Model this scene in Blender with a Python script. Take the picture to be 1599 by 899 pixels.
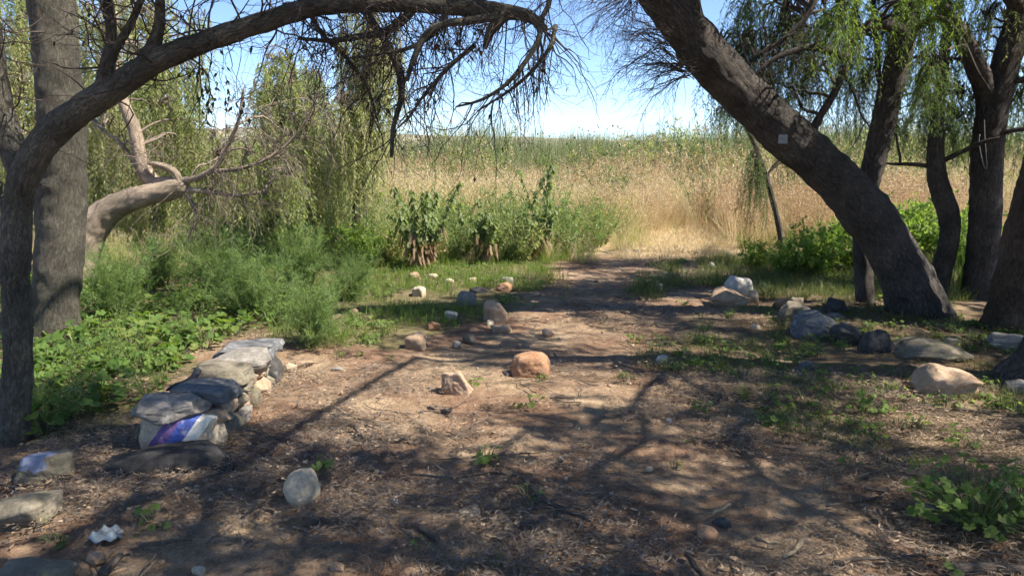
import bpy, math
import numpy as np
from math import radians, sin, cos, tan, atan, pi

SC = bpy.context.scene
for o in list(bpy.data.objects):
    bpy.data.objects.remove(o)
COL = SC.collection

# ------------------------------------------------------------------ camera
EYE = 1.55
LENS = 26.0
FPX = 1599 * LENS / 36.0
PITCH = atan((449.5 - 232.0) / FPX)
cam_d = bpy.data.cameras.new('camera')
cam_d.sensor_width = 36.0
cam_d.lens = LENS
cam_d.clip_start = 0.05
cam_d.clip_end = 12000.0
cam = bpy.data.objects.new('camera', cam_d)
COL.objects.link(cam)
cam.location = (0, 0, EYE)
cam.rotation_euler = (pi / 2 - PITCH, 0, 0)
SC.camera = cam

# ------------------------------------------------------------------ sky, sun, exposure
SUN_EL = radians(52)
SUN_AZ = radians(-15)           # angle from +X towards +Y: from the right, a little from the camera's side
world = bpy.data.worlds.new('World')
SC.world = world
world.use_nodes = True
wn = world.node_tree
bg = wn.nodes['Background']
sky = wn.nodes.new('ShaderNodeTexSky')
sky.sky_type = 'NISHITA'
sky.sun_disc = False
sky.sun_elevation = SUN_EL
sky.sun_rotation = pi / 2 - SUN_AZ
sky.air_density = 0.55
sky.dust_density = 0.0
sky.ozone_density = 3.5
wn.links.new(sky.outputs[0], bg.inputs[0])
bg.inputs[1].default_value = 0.088
sun_d = bpy.data.lights.new('sun', 'SUN')
sun_d.energy = 3.9
sun_d.angle = radians(0.55)
sun_d.color = (1.0, 0.93, 0.82)
sun = bpy.data.objects.new('sun', sun_d)
COL.objects.link(sun)
SUNV = np.array([cos(SUN_EL) * cos(SUN_AZ), cos(SUN_EL) * sin(SUN_AZ), sin(SUN_EL)])
from mathutils import Vector
sun.rotation_euler = Vector(SUNV).to_track_quat('Z', 'Y').to_euler()
sun.location = (20, 10, 40)
SC.view_settings.view_transform = 'Standard'
SC.view_settings.look = 'None'
SC.view_settings.gamma = 1.0
SC.view_settings.exposure = 1.66
SC.cycles.use_denoising = True
SC.cycles.use_adaptive_sampling = True
SC.cycles.adaptive_threshold = 0.03
SC.cycles.adaptive_min_samples = 16
SC.cycles.max_bounces = 5
SC.cycles.diffuse_bounces = 4
SC.cycles.transmission_bounces = 4
SC.cycles.volume_bounces = 0
SC.cycles.caustics_reflective = False
SC.cycles.caustics_refractive = False

# ------------------------------------------------------------------ helpers
RNG = np.random.default_rng(11)

def ray(px, py):
    xc = (px - 799.5) / FPX
    zc = -(py - 449.5) / FPX
    return np.array([xc, cos(PITCH) + sin(PITCH) * zc, -sin(PITCH) + cos(PITCH) * zc])

def P(px, py, d):
    r = ray(px, py)
    s = d / r[1]
    return np.array([r[0] * s, d, EYE + r[2] * s])

def G(px, py, z=0.0):
    r = ray(px, py)
    s = (z - EYE) / r[2]
    return np.array([r[0] * s, r[1] * s])

def proj(p):
    p = np.atleast_2d(p)
    x, y, z = p[:, 0], p[:, 1], p[:, 2] - EYE
    f = y * cos(PITCH) - z * sin(PITCH)
    u = y * sin(PITCH) + z * cos(PITCH)
    return 799.5 + FPX * x / f, 449.5 - FPX * u / f, f

def _h(ix, iy, iz, seed):
    n = (ix * 374761393 + iy * 668265263 + iz * 2147483647 + seed * 974634777) & 0xffffffff
    n = ((n ^ (n >> 13)) * 1274126177) & 0xffffffff
    n = ((n ^ (n >> 16)) * 2246822519) & 0xffffffff
    return ((n ^ (n >> 15)) & 0xffff) / 65535.0

def vn(p, f=1.0, seed=0):
    p = np.asarray(p, float) * f
    i = np.floor(p).astype(np.int64)
    t = p - i
    t = t * t * (3 - 2 * t)
    r = 0
    for a in (0, 1):
        wx = t[..., 0] if a else 1 - t[..., 0]
        for b in (0, 1):
            wy = t[..., 1] if b else 1 - t[..., 1]
            for c in (0, 1):
                wz = t[..., 2] if c else 1 - t[..., 2]
                r = r + wx * wy * wz * _h(i[..., 0] + a, i[..., 1] + b, i[..., 2] + c, seed)
    return r * 2 - 1

def fbm(p, f=1.0, octv=4, seed=0, gain=0.5):
    r, a = 0, 1.0
    for k in range(octv):
        r = r + a * vn(p, f * 2 ** k, seed + 17 * k)
        a *= gain
    return r

def h2(x, y):
    """height of the ground"""
    x = np.asarray(x, float); y = np.asarray(y, float)
    p = np.stack([x, y, np.zeros_like(x)], -1)
    near = np.clip(1 - (y - 30) / 60, 0, 1)
    z = 0.035 * vn(p, 0.55, 3) + 0.014 * vn(p, 1.9, 5) * near + 0.25 * vn(p, 0.03, 9) * np.clip((y - 14) / 30, 0, 1)
    return z

def norm(v):
    return v / np.maximum(np.linalg.norm(v, axis=-1, keepdims=True), 1e-9)

def inpoly(x, y, poly):
    r = np.zeros(np.shape(x), bool)
    n = len(poly)
    j = n - 1
    for i in range(n):
        xi, yi = poly[i]; xj, yj = poly[j]
        c = ((yi > y) != (yj > y)) & (x < (xj - xi) * (y - yi) / (yj - yi + 1e-12) + xi)
        r ^= c
        j = i
    return r

def gpoly(pts):
    return [tuple(G(a, b)) for a, b in pts]

class MB:
    def __init__(s):
        s.V = []; s.n = 0; s.Q = []; s.T = []; s.UQ = []; s.UT = []; s.MQ = []; s.MT = []
    def add(s, V, Q=None, T=None, uq=None, ut=None, mi=0):
        V = np.asarray(V, float).reshape(-1, 3)
        if Q is not None and len(Q):
            Q = np.asarray(Q, np.int64).reshape(-1, 4)
            s.Q.append(Q + s.n)
            s.UQ.append(np.zeros((len(Q), 4, 2)) if uq is None else np.asarray(uq).reshape(-1, 4, 2))
            s.MQ.append(np.full(len(Q), mi))
        if T is not None and len(T):
            T = np.asarray(T, np.int64).reshape(-1, 3)
            s.T.append(T + s.n)
            s.UT.append(np.zeros((len(T), 3, 2)) if ut is None else np.asarray(ut).reshape(-1, 3, 2))
            s.MT.append(np.full(len(T), mi))
        s.V.append(V); s.n += len(V)
    def mesh(s, name, mats, smooth=True):
        me = bpy.data.meshes.new(name)
        V = np.concatenate(s.V) if s.V else np.zeros((0, 3))
        Q = np.concatenate(s.Q) if s.Q else np.zeros((0, 4), np.int64)
        T = np.concatenate(s.T) if s.T else np.zeros((0, 3), np.int64)
        li = np.concatenate([Q.ravel(), T.ravel()])
        me.vertices.add(len(V)); me.vertices.foreach_set('co', V.astype(np.float32).ravel())
        me.loops.add(len(li)); me.loops.foreach_set('vertex_index', li.astype(np.int32))
        npoly = len(Q) + len(T)
        me.polygons.add(npoly)
        st = np.concatenate([np.arange(len(Q)) * 4, len(Q) * 4 + np.arange(len(T)) * 3])
        me.polygons.foreach_set('loop_start', st.astype(np.int32))
        me.polygons.foreach_set('use_smooth', np.full(npoly, smooth))
        mi = np.concatenate(s.MQ + s.MT) if (s.MQ or s.MT) else np.zeros(0)
        me.polygons.foreach_set('material_index', mi.astype(np.int32))
        me.update(calc_edges=True)
        uv = me.uv_layers.new(name='UVMap')
        U = np.concatenate([x.reshape(-1, 2) for x in s.UQ + s.UT])
        uv.data.foreach_set('uv', U.astype(np.float32).ravel())
        for m in (mats if isinstance(mats, (list, tuple)) else [mats]):
            me.materials.append(m)
        me.validate()
        return me
    def build(s, name, mats, parent=None, smooth=True):
        return link(name, s.mesh(name, mats, smooth), parent)

def link(name, me, parent=None, loc=None):
    o = bpy.data.objects.new(name, me)
    COL.objects.link(o)
    if parent is not None:
        o.parent = parent
        if parent.type == 'EMPTY' and loc is None:
            o.location = -np.array(parent.location)
    if loc is not None:
        o.location = loc
    return o

def tag(o, label=None, cat=None, group=None, kind=None):
    if label: o['label'] = label
    if cat: o['category'] = cat
    if group: o['group'] = group
    if kind: o['kind'] = kind
    return o

def empty(name, loc, label=None, cat=None, group=None):
    o = bpy.data.objects.new(name, None)
    o.empty_display_size = 0.1
    COL.objects.link(o)
    o.location = loc
    return tag(o, label, cat, group)

# ---- tubes
def spline(pts, step):
    """Catmull-Rom through rows of any width, resampled about every STEP metres (first three columns are xyz)"""
    pts = np.asarray(pts, float)
    a = np.vstack([2 * pts[0] - pts[1], pts, 2 * pts[-1] - pts[-2]])
    out = []
    for i in range(1, len(a) - 2):
        n = max(2, int(np.linalg.norm(a[i + 1, :3] - a[i, :3]) / step))
        t = np.linspace(0, 1, n, endpoint=False)[:, None]
        p0, p1, p2, p3 = a[i - 1], a[i], a[i + 1], a[i + 2]
        out.append(0.5 * (2 * p1 + (p2 - p0) * t + (2 * p0 - 5 * p1 + 4 * p2 - p3) * t ** 2 + (3 * p1 - p0 - 3 * p2 + p3) * t ** 3))
    out.append(a[-2][None])
    return np.concatenate(out)

def tube(mb, pts, rad, sides=12, rough=0.0, furrow=0.0, seed=0, mi=0, cap=True, lump=0.0):
    pts = np.asarray(pts, float); rad = np.asarray(rad, float)
    n = len(pts)
    tg = norm(np.gradient(pts, axis=0))
    nv = np.zeros((n, 3))
    r0 = np.array([1.0, 0.13, 0.21]) if abs(tg[0, 0]) < 0.8 else np.array([0.1, 1.0, 0.2])
    v = norm(r0 - tg[0] * r0.dot(tg[0]))
    for i in range(n):
        v = v - tg[i] * v.dot(tg[i])
        v = v / np.linalg.norm(v)
        nv[i] = v
    bv = np.cross(tg, nv)
    ang = np.arange(sides) * 2 * pi / sides
    L = np.concatenate([[0], np.cumsum(np.linalg.norm(np.diff(pts, axis=0), axis=1))])
    ca, sa = np.cos(ang), np.sin(ang)
    R = rad[:, None] * np.ones(sides)
    if rough or furrow or lump:
        rm = rad.mean()
        q = np.stack([np.broadcast_to(ca * rm, (n, sides)), np.broadcast_to(sa * rm, (n, sides)), np.broadcast_to(L[:, None], (n, sides))], -1)
        if lump:
            R = R * (1 + lump * vn(q * np.array([1, 1, 0.6]), 1.1 / max(rm, 0.01) * 0.6, seed + 7))
        if rough:
            R = R * (1 + rough * fbm(q, 2.2 / max(rm, 0.02), 3, seed))
        if furrow:
            w = q * np.array([1, 1, 0.12])
            f = np.abs(vn(w, 52.0, seed + 3)) * 0.6 + 0.4 * np.abs(vn(w, 95.0, seed + 4))
            R = R + 0.8 * furrow * (f - 0.3)
    V = pts[:, None, :] + nv[:, None, :] * (R * ca)[..., None] + bv[:, None, :] * (R * sa)[..., None]
    i = np.arange(n - 1)[:, None] * sides
    j = np.arange(sides)[None]
    j2 = (j + 1) % sides
    Q = np.stack([i + j, i + j2, i + sides + j2, i + sides + j], -1).reshape(-1, 4)
    circ = 2 * pi * rad.mean()
    u0 = np.broadcast_to(j / sides * circ, (n - 1, sides)); u1 = np.broadcast_to((j + 1) / sides * circ, (n - 1, sides))
    v0 = np.broadcast_to(L[:-1, None], (n - 1, sides)); v1 = np.broadcast_to(L[1:, None], (n - 1, sides))
    uq = np.stack([np.stack([u0, v0], -1), np.stack([u1, v0], -1), np.stack([u1, v1], -1), np.stack([u0, v1], -1)], 2).reshape(-1, 4, 2)
    V = V.reshape(-1, 3)
    T = None
    if cap:
        c = len(V)
        V = np.vstack([V, pts[-1] + tg[-1] * rad[-1] * 0.5, pts[0] - tg[0] * rad[0] * 0.2])
        b = (n - 1) * sides
        T = [[b + k, b + (k + 1) % sides, c] for k in range(sides)] + [[(k + 1) % sides, k, c + 1] for k in range(sides)]
    mb.add(V, Q, T, uq=uq, mi=mi)

def tubes(mb, pl, rad, sides=3, mi=0):
    """many thin tubes at once: PL (m,n,3), RAD (m,n)"""
    pl = np.asarray(pl); rad = np.asarray(rad)
    if len(pl) == 0: return
    m, n, _ = pl.shape
    tg = norm(np.gradient(pl, axis=1))
    ref = np.where(np.abs(tg[:, :1, 2:3]) > 0.8, np.array([1.0, 0.2, 0.0]), np.array([0.1, 0.2, 1.0]))
    ref = np.broadcast_to(ref, tg.shape)
    nv = norm(np.cross(tg, ref)); bv = np.cross(tg, nv)
    a = np.arange(sides) * 2 * pi / sides
    V = pl[:, :, None] + rad[:, :, None, None] * (nv[:, :, None] * np.cos(a)[:, None] + bv[:, :, None] * np.sin(a)[:, None])
    b = (np.arange(m) * n * sides)[:, None, None]
    i = (np.arange(n - 1) * sides)[None, :, None]
    j = np.arange(sides)[None, None]
    j2 = (j + 1) % sides
    Q = np.stack([b + i + j, b + i + j2, b + i + sides + j2, b + i + sides + j], -1).reshape(-1, 4)
    mb.add(V.reshape(-1, 3), Q, mi=mi)

def leaves(mb, p, d, up, L, Wd, mi=0, fold=0.0):
    """diamond leaves: base P, direction D, length L, width WD"""
    p = np.asarray(p); d = norm(np.asarray(d))
    s = norm(np.cross(d, up)); nn = np.cross(s, d)
    L = np.asarray(L)[:, None]; Wd = np.asarray(Wd)[:, None]
    mid = p + d * L * 0.42
    tip = p + d * L - nn * L * fold
    V = np.stack([p, mid + s * Wd * 0.5, tip, mid - s * Wd * 0.5], 1).reshape(-1, 3)
    k = np.arange(len(p)) * 4
    mb.add(V, np.stack([k, k + 1, k + 2, k + 3], 1), mi=mi)

def rv(n, rng):
    return norm(rng.normal(size=(n, 3)))

def grow(p, d, length, r0, rng, n=7, wander=0.35, grav=0.0, r1=0.35):
    """wandering twigs from P (m,3) along D (m,3)"""
    m = len(p)
    d = norm(d.copy()); step = (length / (n - 1))[:, None]
    out = [p.copy()]
    q = p.copy()
    for k in range(n - 1):
        d = norm(d + wander * rng.normal(size=(m, 3)) * 0.5 + np.array([0, 0, -1.0]) * grav)
        q = q + d * step
        out.append(q.copy())
    return np.stack(out, 1), r0[:, None] * np.linspace(1, r1, n)[None]

def along(pl, rad, m, rng, lo=0.15, hi=1.0):
    """M random points on polylines: positions, tangents, radii"""
    k = rng.integers(0, len(pl), m)
    n = pl.shape[1]
    t = rng.uniform(lo, hi, m) * (n - 1.001)
    i = t.astype(int); f = (t - i)[:, None]
    a = pl[k, i]; b = pl[k, i + 1]
    return a * (1 - f) + b * f, norm(b - a), rad[k, i] * (1 - f[:, 0]) + rad[k, i + 1] * f[:, 0]

def strands(mbs, mbl, start, length, rng, nleaf=30, leafL=0.06, leafW=0.008, sr=0.0022, out=0.25, spread=0.8, n=7, sway=0.06, mi=0, bare=0.1):
    """weeping strands with alternate narrow leaves"""
    start = np.asarray(start); m = len(start)
    if m == 0: return
    a = rng.uniform(0, 2 * pi, m)
    o = np.stack([np.cos(a), np.sin(a), np.zeros(m)], 1) * (out * rng.uniform(0.2, 1, m))[:, None]
    t = np.linspace(0, 1, n)
    pl = start[:, None] + o[:, None] * (1 - (1 - t) ** 2)[None, :, None]
    pl = pl + np.array([0, 0, -1.0]) * (length[:, None] * (t ** 1.35)[None])[..., None]
    pl[:, :, 2] += (0.22 * out * np.sin(t * pi))[None]
    w = rng.normal(size=(m, n, 3)) * sway * 0.35
    w[:, 0] = 0
    pl = pl + np.cumsum(w, 1) * np.array([1, 1, 0.3])
    if mbs is not None:
        tubes(mbs, pl, np.broadcast_to(sr * np.linspace(1.2, 0.5, n), (m, n)), 3)
    if nleaf:
        tt = np.broadcast_to(np.linspace(bare, 0.995, nleaf), (m, nleaf)) + rng.normal(size=(m, nleaf)) * 0.01
        tt = np.clip(tt, 0, 0.999) * (n - 1)
        i = tt.astype(int); f = (tt - i)[..., None]
        k = np.arange(m)[:, None]
        A = pl[k, i]; B = pl[k, i + 1]
        pos = (A * (1 - f) + B * f).reshape(-1, 3)
        tg = norm(B - A).reshape(-1, 3)
        side = rv(len(pos), rng) * np.array([1, 1, 0.35])
        d = norm(tg * (1 - spread * 0.6) + norm(side) * spread + np.array([0, 0, -0.35]))
        leaves(mbl, pos, d, rv(len(pos), rng), leafL * rng.uniform(0.55, 1.25, len(pos)), leafW * rng.uniform(0.7, 1.3, len(pos)), mi=mi, fold=0.12)

# ------------------------------------------------------------------ materials
def newmat(name):
    m = bpy.data.materials.new(name)
    m.use_nodes = True
    nt = m.node_tree
    for n in list(nt.nodes): nt.nodes.remove(n)
    out = nt.nodes.new('ShaderNodeOutputMaterial')
    return m, nt, out

def N(nt, t, **kw):
    n = nt.nodes.new(t)
    for k, v in kw.items():
        if k.startswith('i_'):
            key = k[2:]
            key = int(key) if key.isdigit() else key.replace('_', ' ')
            n.inputs[key].default_value = v
        else:
            setattr(n, k, v)
    return n

def ramp(nt, stops, fac, interp='LINEAR'):
    r = nt.nodes.new('ShaderNodeValToRGB')
    r.color_ramp.interpolation = interp
    el = r.color_ramp.elements
    while len(el) < len(stops): el.new(0.5)
    for e, (p, c) in zip(el, stops):
        e.position = p
        e.color = tuple(c) + (1,) if len(c) == 3 else c
    nt.links.new(fac, r.inputs[0])
    return r.outputs[0]

def mixc(nt, a, b, fac, mode='MIX'):
    m = nt.nodes.new('ShaderNodeMix')
    m.data_type = 'RGBA'; m.blend_type = mode
    for s, v in ((m.inputs[6], a), (m.inputs[7], b), (m.inputs[0], fac)):
        if isinstance(v, (tuple, list)): s.default_value = tuple(v) + (1,) if len(v) == 3 else v
        elif isinstance(v, (int, float)): s.default_value = v
        else: nt.links.new(v, s)
    return m.outputs[2]

def mathn(nt, op, a, b=None, clamp=False):
    m = nt.nodes.new('ShaderNodeMath'); m.operation = op; m.use_clamp = clamp
    for s, v in ((m.inputs[0], a), (m.inputs[1], b)):
        if v is None: continue
        if isinstance(v, (int, float)): s.default_value = v
        else: nt.links.new(v, s)
    return m.outputs[0]

def leaf_mat(name, cols, trans=0.45, rough=0.55, tcol=None):
    """leaf: colour by leaf and by plant, light passing through"""
    m, nt, out = newmat(name)
    g = N(nt, 'ShaderNodeNewGeometry'); oi = N(nt, 'ShaderNodeObjectInfo')
    f = mathn(nt, 'FRACT', mathn(nt, 'ADD', g.outputs['Random Per Island'], mathn(nt, 'MULTIPLY', oi.outputs['Random'], 0.35)))
    nz = N(nt, 'ShaderNodeTexNoise'); nz.inputs['Scale'].default_value = 1.6
    tc = N(nt, 'ShaderNodeTexCoord'); nt.links.new(tc.outputs['Object'], nz.inputs['Vector'])
    f = mathn(nt, 'ADD', mathn(nt, 'MULTIPLY', f, 0.65), mathn(nt, 'MULTIPLY', nz.outputs[0], 0.4), clamp=True)
    st = [(i / (len(cols) - 1), c) for i, c in enumerate(cols)]
    c = ramp(nt, st, f)
    b = N(nt, 'ShaderNodeBsdfPrincipled', i_Roughness=rough)
    b.inputs['Specular IOR Level'].default_value = 0.3
    nt.links.new(c, b.inputs['Base Color'])
    t = N(nt, 'ShaderNodeBsdfTranslucent')
    tc2 = mixc(nt, c, tcol or (1.0, 1.0, 0.5), 1.0, 'MULTIPLY')
    tc3 = mixc(nt, tc2, (1.5, 1.5, 1.5), 1.0, 'MULTIPLY')
    nt.links.new(tc3, t.inputs['Color'])
    mx = N(nt, 'ShaderNodeMixShader'); mx.inputs[0].default_value = trans
    nt.links.new(b.outputs[0], mx.inputs[1]); nt.links.new(t.outputs[0], mx.inputs[2])
    nt.links.new(mx.outputs[0], out.inputs[0])
    return m

def bark_mat(name, c1, c2, c3, relief=0.012, stretch=0.28, scale=48.0):
    m, nt, out = newmat(name)
    uv = N(nt, 'ShaderNodeUVMap', uv_map='UVMap')
    mp = N(nt, 'ShaderNodeMapping'); mp.inputs['Scale'].default_value = (1.0, stretch, 1.0)
    nt.links.new(uv.outputs[0], mp.inputs[0])
    tc = N(nt, 'ShaderNodeTexCoord')
    n1 = N(nt, 'ShaderNodeTexNoise', i_Scale=scale, i_Detail=6.0, i_Roughness=0.65)
    nt.links.new(mp.outputs[0], n1.inputs['Vector'])
    v1 = N(nt, 'ShaderNodeTexVoronoi', i_Scale=scale * 1.6, feature='DISTANCE_TO_EDGE')
    wr = mixc(nt, mp.outputs[0], n1.outputs[1], 0.06)
    nt.links.new(wr, v1.inputs['Vector'])
    n2 = N(nt, 'ShaderNodeTexNoise', i_Scale=3.0, i_Detail=3.0)
    nt.links.new(tc.outputs['Object'], n2.inputs['Vector'])
    crack = ramp(nt, [(0.0, (0, 0, 0)), (0.12, (1, 1, 1))], v1.outputs['Distance'])
    hgt = mathn(nt, 'ADD', mathn(nt, 'MULTIPLY', n1.outputs[0], 0.8), mathn(nt, 'MULTIPLY', crack, 0.45))
    c = ramp(nt, [(0.25, c1), (0.5, c2), (0.75, c3)], n1.outputs[0])
    c = mixc(nt, c, (c1[0] * 0.5, c1[1] * 0.5, c1[2] * 0.5), mathn(nt, 'MULTIPLY', mathn(nt, 'SUBTRACT', 1.0, crack), 0.6))
    c = mixc(nt, c, ramp(nt, [(0.35, (0.65, 0.65, 0.62)), (0.65, (1.25, 1.2, 1.15))], n2.outputs[0]), 1.0, 'MULTIPLY')
    b = N(nt, 'ShaderNodeBsdfPrincipled', i_Roughness=0.9)
    b.inputs['Specular IOR Level'].default_value = 0.2
    nt.links.new(c, b.inputs['Base Color'])
    bp = N(nt, 'ShaderNodeBump', i_Strength=0.9, i_Distance=relief)
    nt.links.new(hgt, bp.inputs['Height']); nt.links.new(bp.outputs[0], b.inputs['Normal'])
    nt.links.new(b.outputs[0], out.inputs[0])
    return m

def rock_mat(name, c1, c2, c3, spot=None, spotamt=0.5, scale=9.0, relief=0.011):
    m, nt, out = newmat(name)
    tc = N(nt, 'ShaderNodeTexCoord'); oi = N(nt, 'ShaderNodeObjectInfo')
    off = N(nt, 'ShaderNodeVectorMath', operation='ADD')
    sc = N(nt, 'ShaderNodeVectorMath', operation='SCALE'); sc.inputs[0].default_value = (37, 51, 29)
    nt.links.new(oi.outputs['Random'], sc.inputs['Scale'])
    nt.links.new(tc.outputs['Object'], off.inputs[0]); nt.links.new(sc.outputs[0], off.inputs[1])
    n1 = N(nt, 'ShaderNodeTexNoise', i_Scale=scale, i_Detail=8.0, i_Roughness=0.68)
    n2 = N(nt, 'ShaderNodeTexNoise', i_Scale=scale * 7, i_Detail=6.0, i_Roughness=0.75)
    v = N(nt, 'ShaderNodeTexVoronoi', i_Scale=scale * 5)
    for q in (n1, n2, v): nt.links.new(off.outputs[0], q.inputs['Vector'])
    c = ramp(nt, [(0.3, c1), (0.52, c2), (0.72, c3)], n1.outputs[0])
    c = mixc(nt, c, ramp(nt, [(0.3, (0.62, 0.6, 0.58)), (0.68, (1.25, 1.25, 1.25))], n2.outputs[0]), 0.8, 'MULTIPLY')
    if spot:
        sp = N(nt, 'ShaderNodeTexNoise', i_Scale=scale * 1.7, i_Detail=5.0, i_Roughness=0.7)
        nt.links.new(off.outputs[0], sp.inputs['Vector'])
        f = ramp(nt, [(0.56, (0, 0, 0)), (0.64, (1, 1, 1))], sp.outputs[0])
        c = mixc(nt, c, spot, mathn(nt, 'MULTIPLY', f, spotamt))
    b = N(nt, 'ShaderNodeBsdfPrincipled', i_Roughness=0.88)
    b.inputs['Specular IOR Level'].default_value = 0.25
    nt.links.new(c, b.inputs['Base Color'])
    hh = mathn(nt, 'ADD', mathn(nt, 'MULTIPLY', n1.outputs[0], 1.3), mathn(nt, 'ADD', mathn(nt, 'MULTIPLY', n2.outputs[0], 0.5), mathn(nt, 'MULTIPLY', v.outputs[0], 0.12)))
    bp = N(nt, 'ShaderNodeBump', i_Strength=0.8, i_Distance=relief)
    nt.links.new(hh, bp.inputs['Height']); nt.links.new(bp.outputs[0], b.inputs['Normal'])
    nt.links.new(b.outputs[0], out.inputs[0])
    return m

def plain_mat(name, c, rough=0.7, var=0.25, scale=20.0):
    m, nt, out = newmat(name)
    tc = N(nt, 'ShaderNodeTexCoord')
    g = N(nt, 'ShaderNodeNewGeometry'); oi = N(nt, 'ShaderNodeObjectInfo')
    n1 = N(nt, 'ShaderNodeTexNoise', i_Scale=scale, i_Detail=4.0)
    nt.links.new(tc.outputs['Object'], n1.inputs['Vector'])
    f = mathn(nt, 'ADD', mathn(nt, 'MULTIPLY', n1.outputs[0], 0.5), mathn(nt, 'MULTIPLY', g.outputs['Random Per Island'], 0.5))
    lo = tuple(x * (1 - var * 1.4) for x in c); hi = tuple(min(1, x * (1 + var * 1.4)) for x in c)
    cc = ramp(nt, [(0.15, lo), (0.85, hi)], f)
    b = N(nt, 'ShaderNodeBsdfPrincipled', i_Roughness=rough)
    b.inputs['Specular IOR Level'].default_value = 0.25
    nt.links.new(cc, b.inputs['Base Color'])
    nt.links.new(b.outputs[0], out.inputs[0])
    return m

M = {}
M['bark_dark'] = bark_mat('bark_dark', (0.052, 0.045, 0.040), (0.100, 0.088, 0.080), (0.158, 0.141, 0.128), 0.013)
M['bark_grey'] = bark_mat('bark_grey', (0.062, 0.058, 0.047), (0.105, 0.098, 0.08), (0.155, 0.145, 0.12), 0.006)
M['bark_pale'] = bark_mat('bark_pale', (0.20, 0.155, 0.115), (0.36, 0.29, 0.225), (0.48, 0.40, 0.32), 0.005)
M['bark_red'] = bark_mat('bark_red', (0.05, 0.034, 0.025), (0.12, 0.085, 0.06), (0.165, 0.12, 0.09), 0.007)
M['twig'] = plain_mat('twig', (0.075, 0.058, 0.048), 0.85, 0.4, 30)
M['twig_dry'] = plain_mat('twig_dry', (0.17, 0.135, 0.105), 0.85, 0.4, 30)
M['leaf_weep'] = leaf_mat('leaf_weep', [(0.15, 0.20, 0.065), (0.22, 0.275, 0.095), (0.30, 0.34, 0.14), (0.36, 0.34, 0.20)], 0.55, tcol=(1, 1, 0.6))
M['leaf_weep_pale'] = leaf_mat('leaf_weep_pale', [(0.21, 0.25, 0.095), (0.30, 0.335, 0.14), (0.39, 0.40, 0.21), (0.45, 0.41, 0.28)], 0.55, tcol=(1, 1, 0.65))
M['leaf_dark'] = leaf_mat('leaf_dark', [(0.08, 0.125, 0.055), (0.12, 0.175, 0.075), (0.18, 0.235, 0.10)], 0.5)
M['leaf_shade_canopy'] = leaf_mat('leaf_shade_canopy', [(0.04, 0.075, 0.02), (0.07, 0.11, 0.03), (0.10, 0.14, 0.04)], 0.3)
M['leaf_feather'] = leaf_mat('leaf_feather', [(0.10, 0.165, 0.05), (0.165, 0.255, 0.085), (0.25, 0.33, 0.13)], 0.5)
M['leaf_mallow'] = leaf_mat('leaf_mallow', [(0.055, 0.115, 0.025), (0.09, 0.17, 0.035), (0.14, 0.22, 0.05), (0.24, 0.25, 0.08)], 0.5)
M['leaf_bush'] = leaf_mat('leaf_bush', [(0.10, 0.165, 0.035), (0.155, 0.24, 0.06), (0.23, 0.30, 0.095)], 0.55)
M['leaf_dock'] = leaf_mat('leaf_dock', [(0.12, 0.17, 0.075), (0.18, 0.235, 0.10), (0.26, 0.30, 0.15)], 0.5)
M['leaf_withered'] = leaf_mat('leaf_withered', [(0.15, 0.10, 0.06), (0.24, 0.165, 0.10), (0.36, 0.27, 0.17)], 0.35, tcol=(1, 0.85, 0.6))
M['leaf_shrivel'] = leaf_mat('leaf_shrivel', [(0.03, 0.03, 0.022), (0.05, 0.048, 0.03), (0.08, 0.07, 0.045)], 0.25)
M['grass_green'] = leaf_mat('grass_green', [(0.07, 0.13, 0.025), (0.13, 0.20, 0.04), (0.22, 0.27, 0.07)], 0.45)
M['grass_shade'] = leaf_mat('grass_shade', [(0.06, 0.10, 0.03), (0.10, 0.145, 0.045), (0.17, 0.18, 0.08), (0.26, 0.21, 0.12)], 0.4)
M['grass_straw'] = leaf_mat('grass_straw', [(0.34, 0.265, 0.15), (0.46, 0.37, 0.225), (0.56, 0.47, 0.31), (0.62, 0.55, 0.40)], 0.35, tcol=(1, 0.93, 0.72))
M['grass_yellow'] = leaf_mat('grass_yellow', [(0.22, 0.26, 0.09), (0.33, 0.35, 0.13), (0.46, 0.43, 0.22)], 0.4, tcol=(1, 1, 0.65))
M['grass_rust'] = leaf_mat('grass_rust', [(0.26, 0.18, 0.105), (0.40, 0.30, 0.18), (0.56, 0.46, 0.31)], 0.3, tcol=(1, 0.85, 0.7))
M['reed'] = leaf_mat('reed', [(0.09, 0.13, 0.065), (0.14, 0.18, 0.09), (0.22, 0.245, 0.125), (0.34, 0.32, 0.19)], 0.4, tcol=(1, 1, 0.7))
M['seed_head'] = plain_mat('seed_head', (0.055, 0.04, 0.03), 0.9, 0.3)
M['litter'] = leaf_mat('litter', [(0.10, 0.066, 0.042), (0.20, 0.135, 0.085), (0.34, 0.25, 0.16), (0.50, 0.40, 0.28)], 0.12, tcol=(1, 0.9, 0.7))
M['litter_grey'] = leaf_mat('litter_grey', [(0.07, 0.055, 0.043), (0.15, 0.12, 0.095), (0.27, 0.225, 0.18)], 0.1, tcol=(1, 0.9, 0.75))
M['petal'] = plain_mat('petal', (0.8, 0.8, 0.76), 0.6, 0.05)
M['stalk'] = plain_mat('stalk', (0.13, 0.155, 0.06), 0.7, 0.3)
M['stick'] = bark_mat('stick', (0.06, 0.048, 0.04), (0.14, 0.115, 0.095), (0.24, 0.20, 0.17), 0.003, 0.2, 90)
M['stick_pale'] = bark_mat('stick_pale', (0.22, 0.17, 0.11), (0.36, 0.29, 0.2), (0.5, 0.42, 0.3), 0.002, 0.2, 90)
M['rock_tan'] = rock_mat('rock_tan', (0.26, 0.17, 0.11), (0.37, 0.26, 0.17), (0.47, 0.36, 0.26), (0.48, 0.43, 0.36), 0.4)
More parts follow.
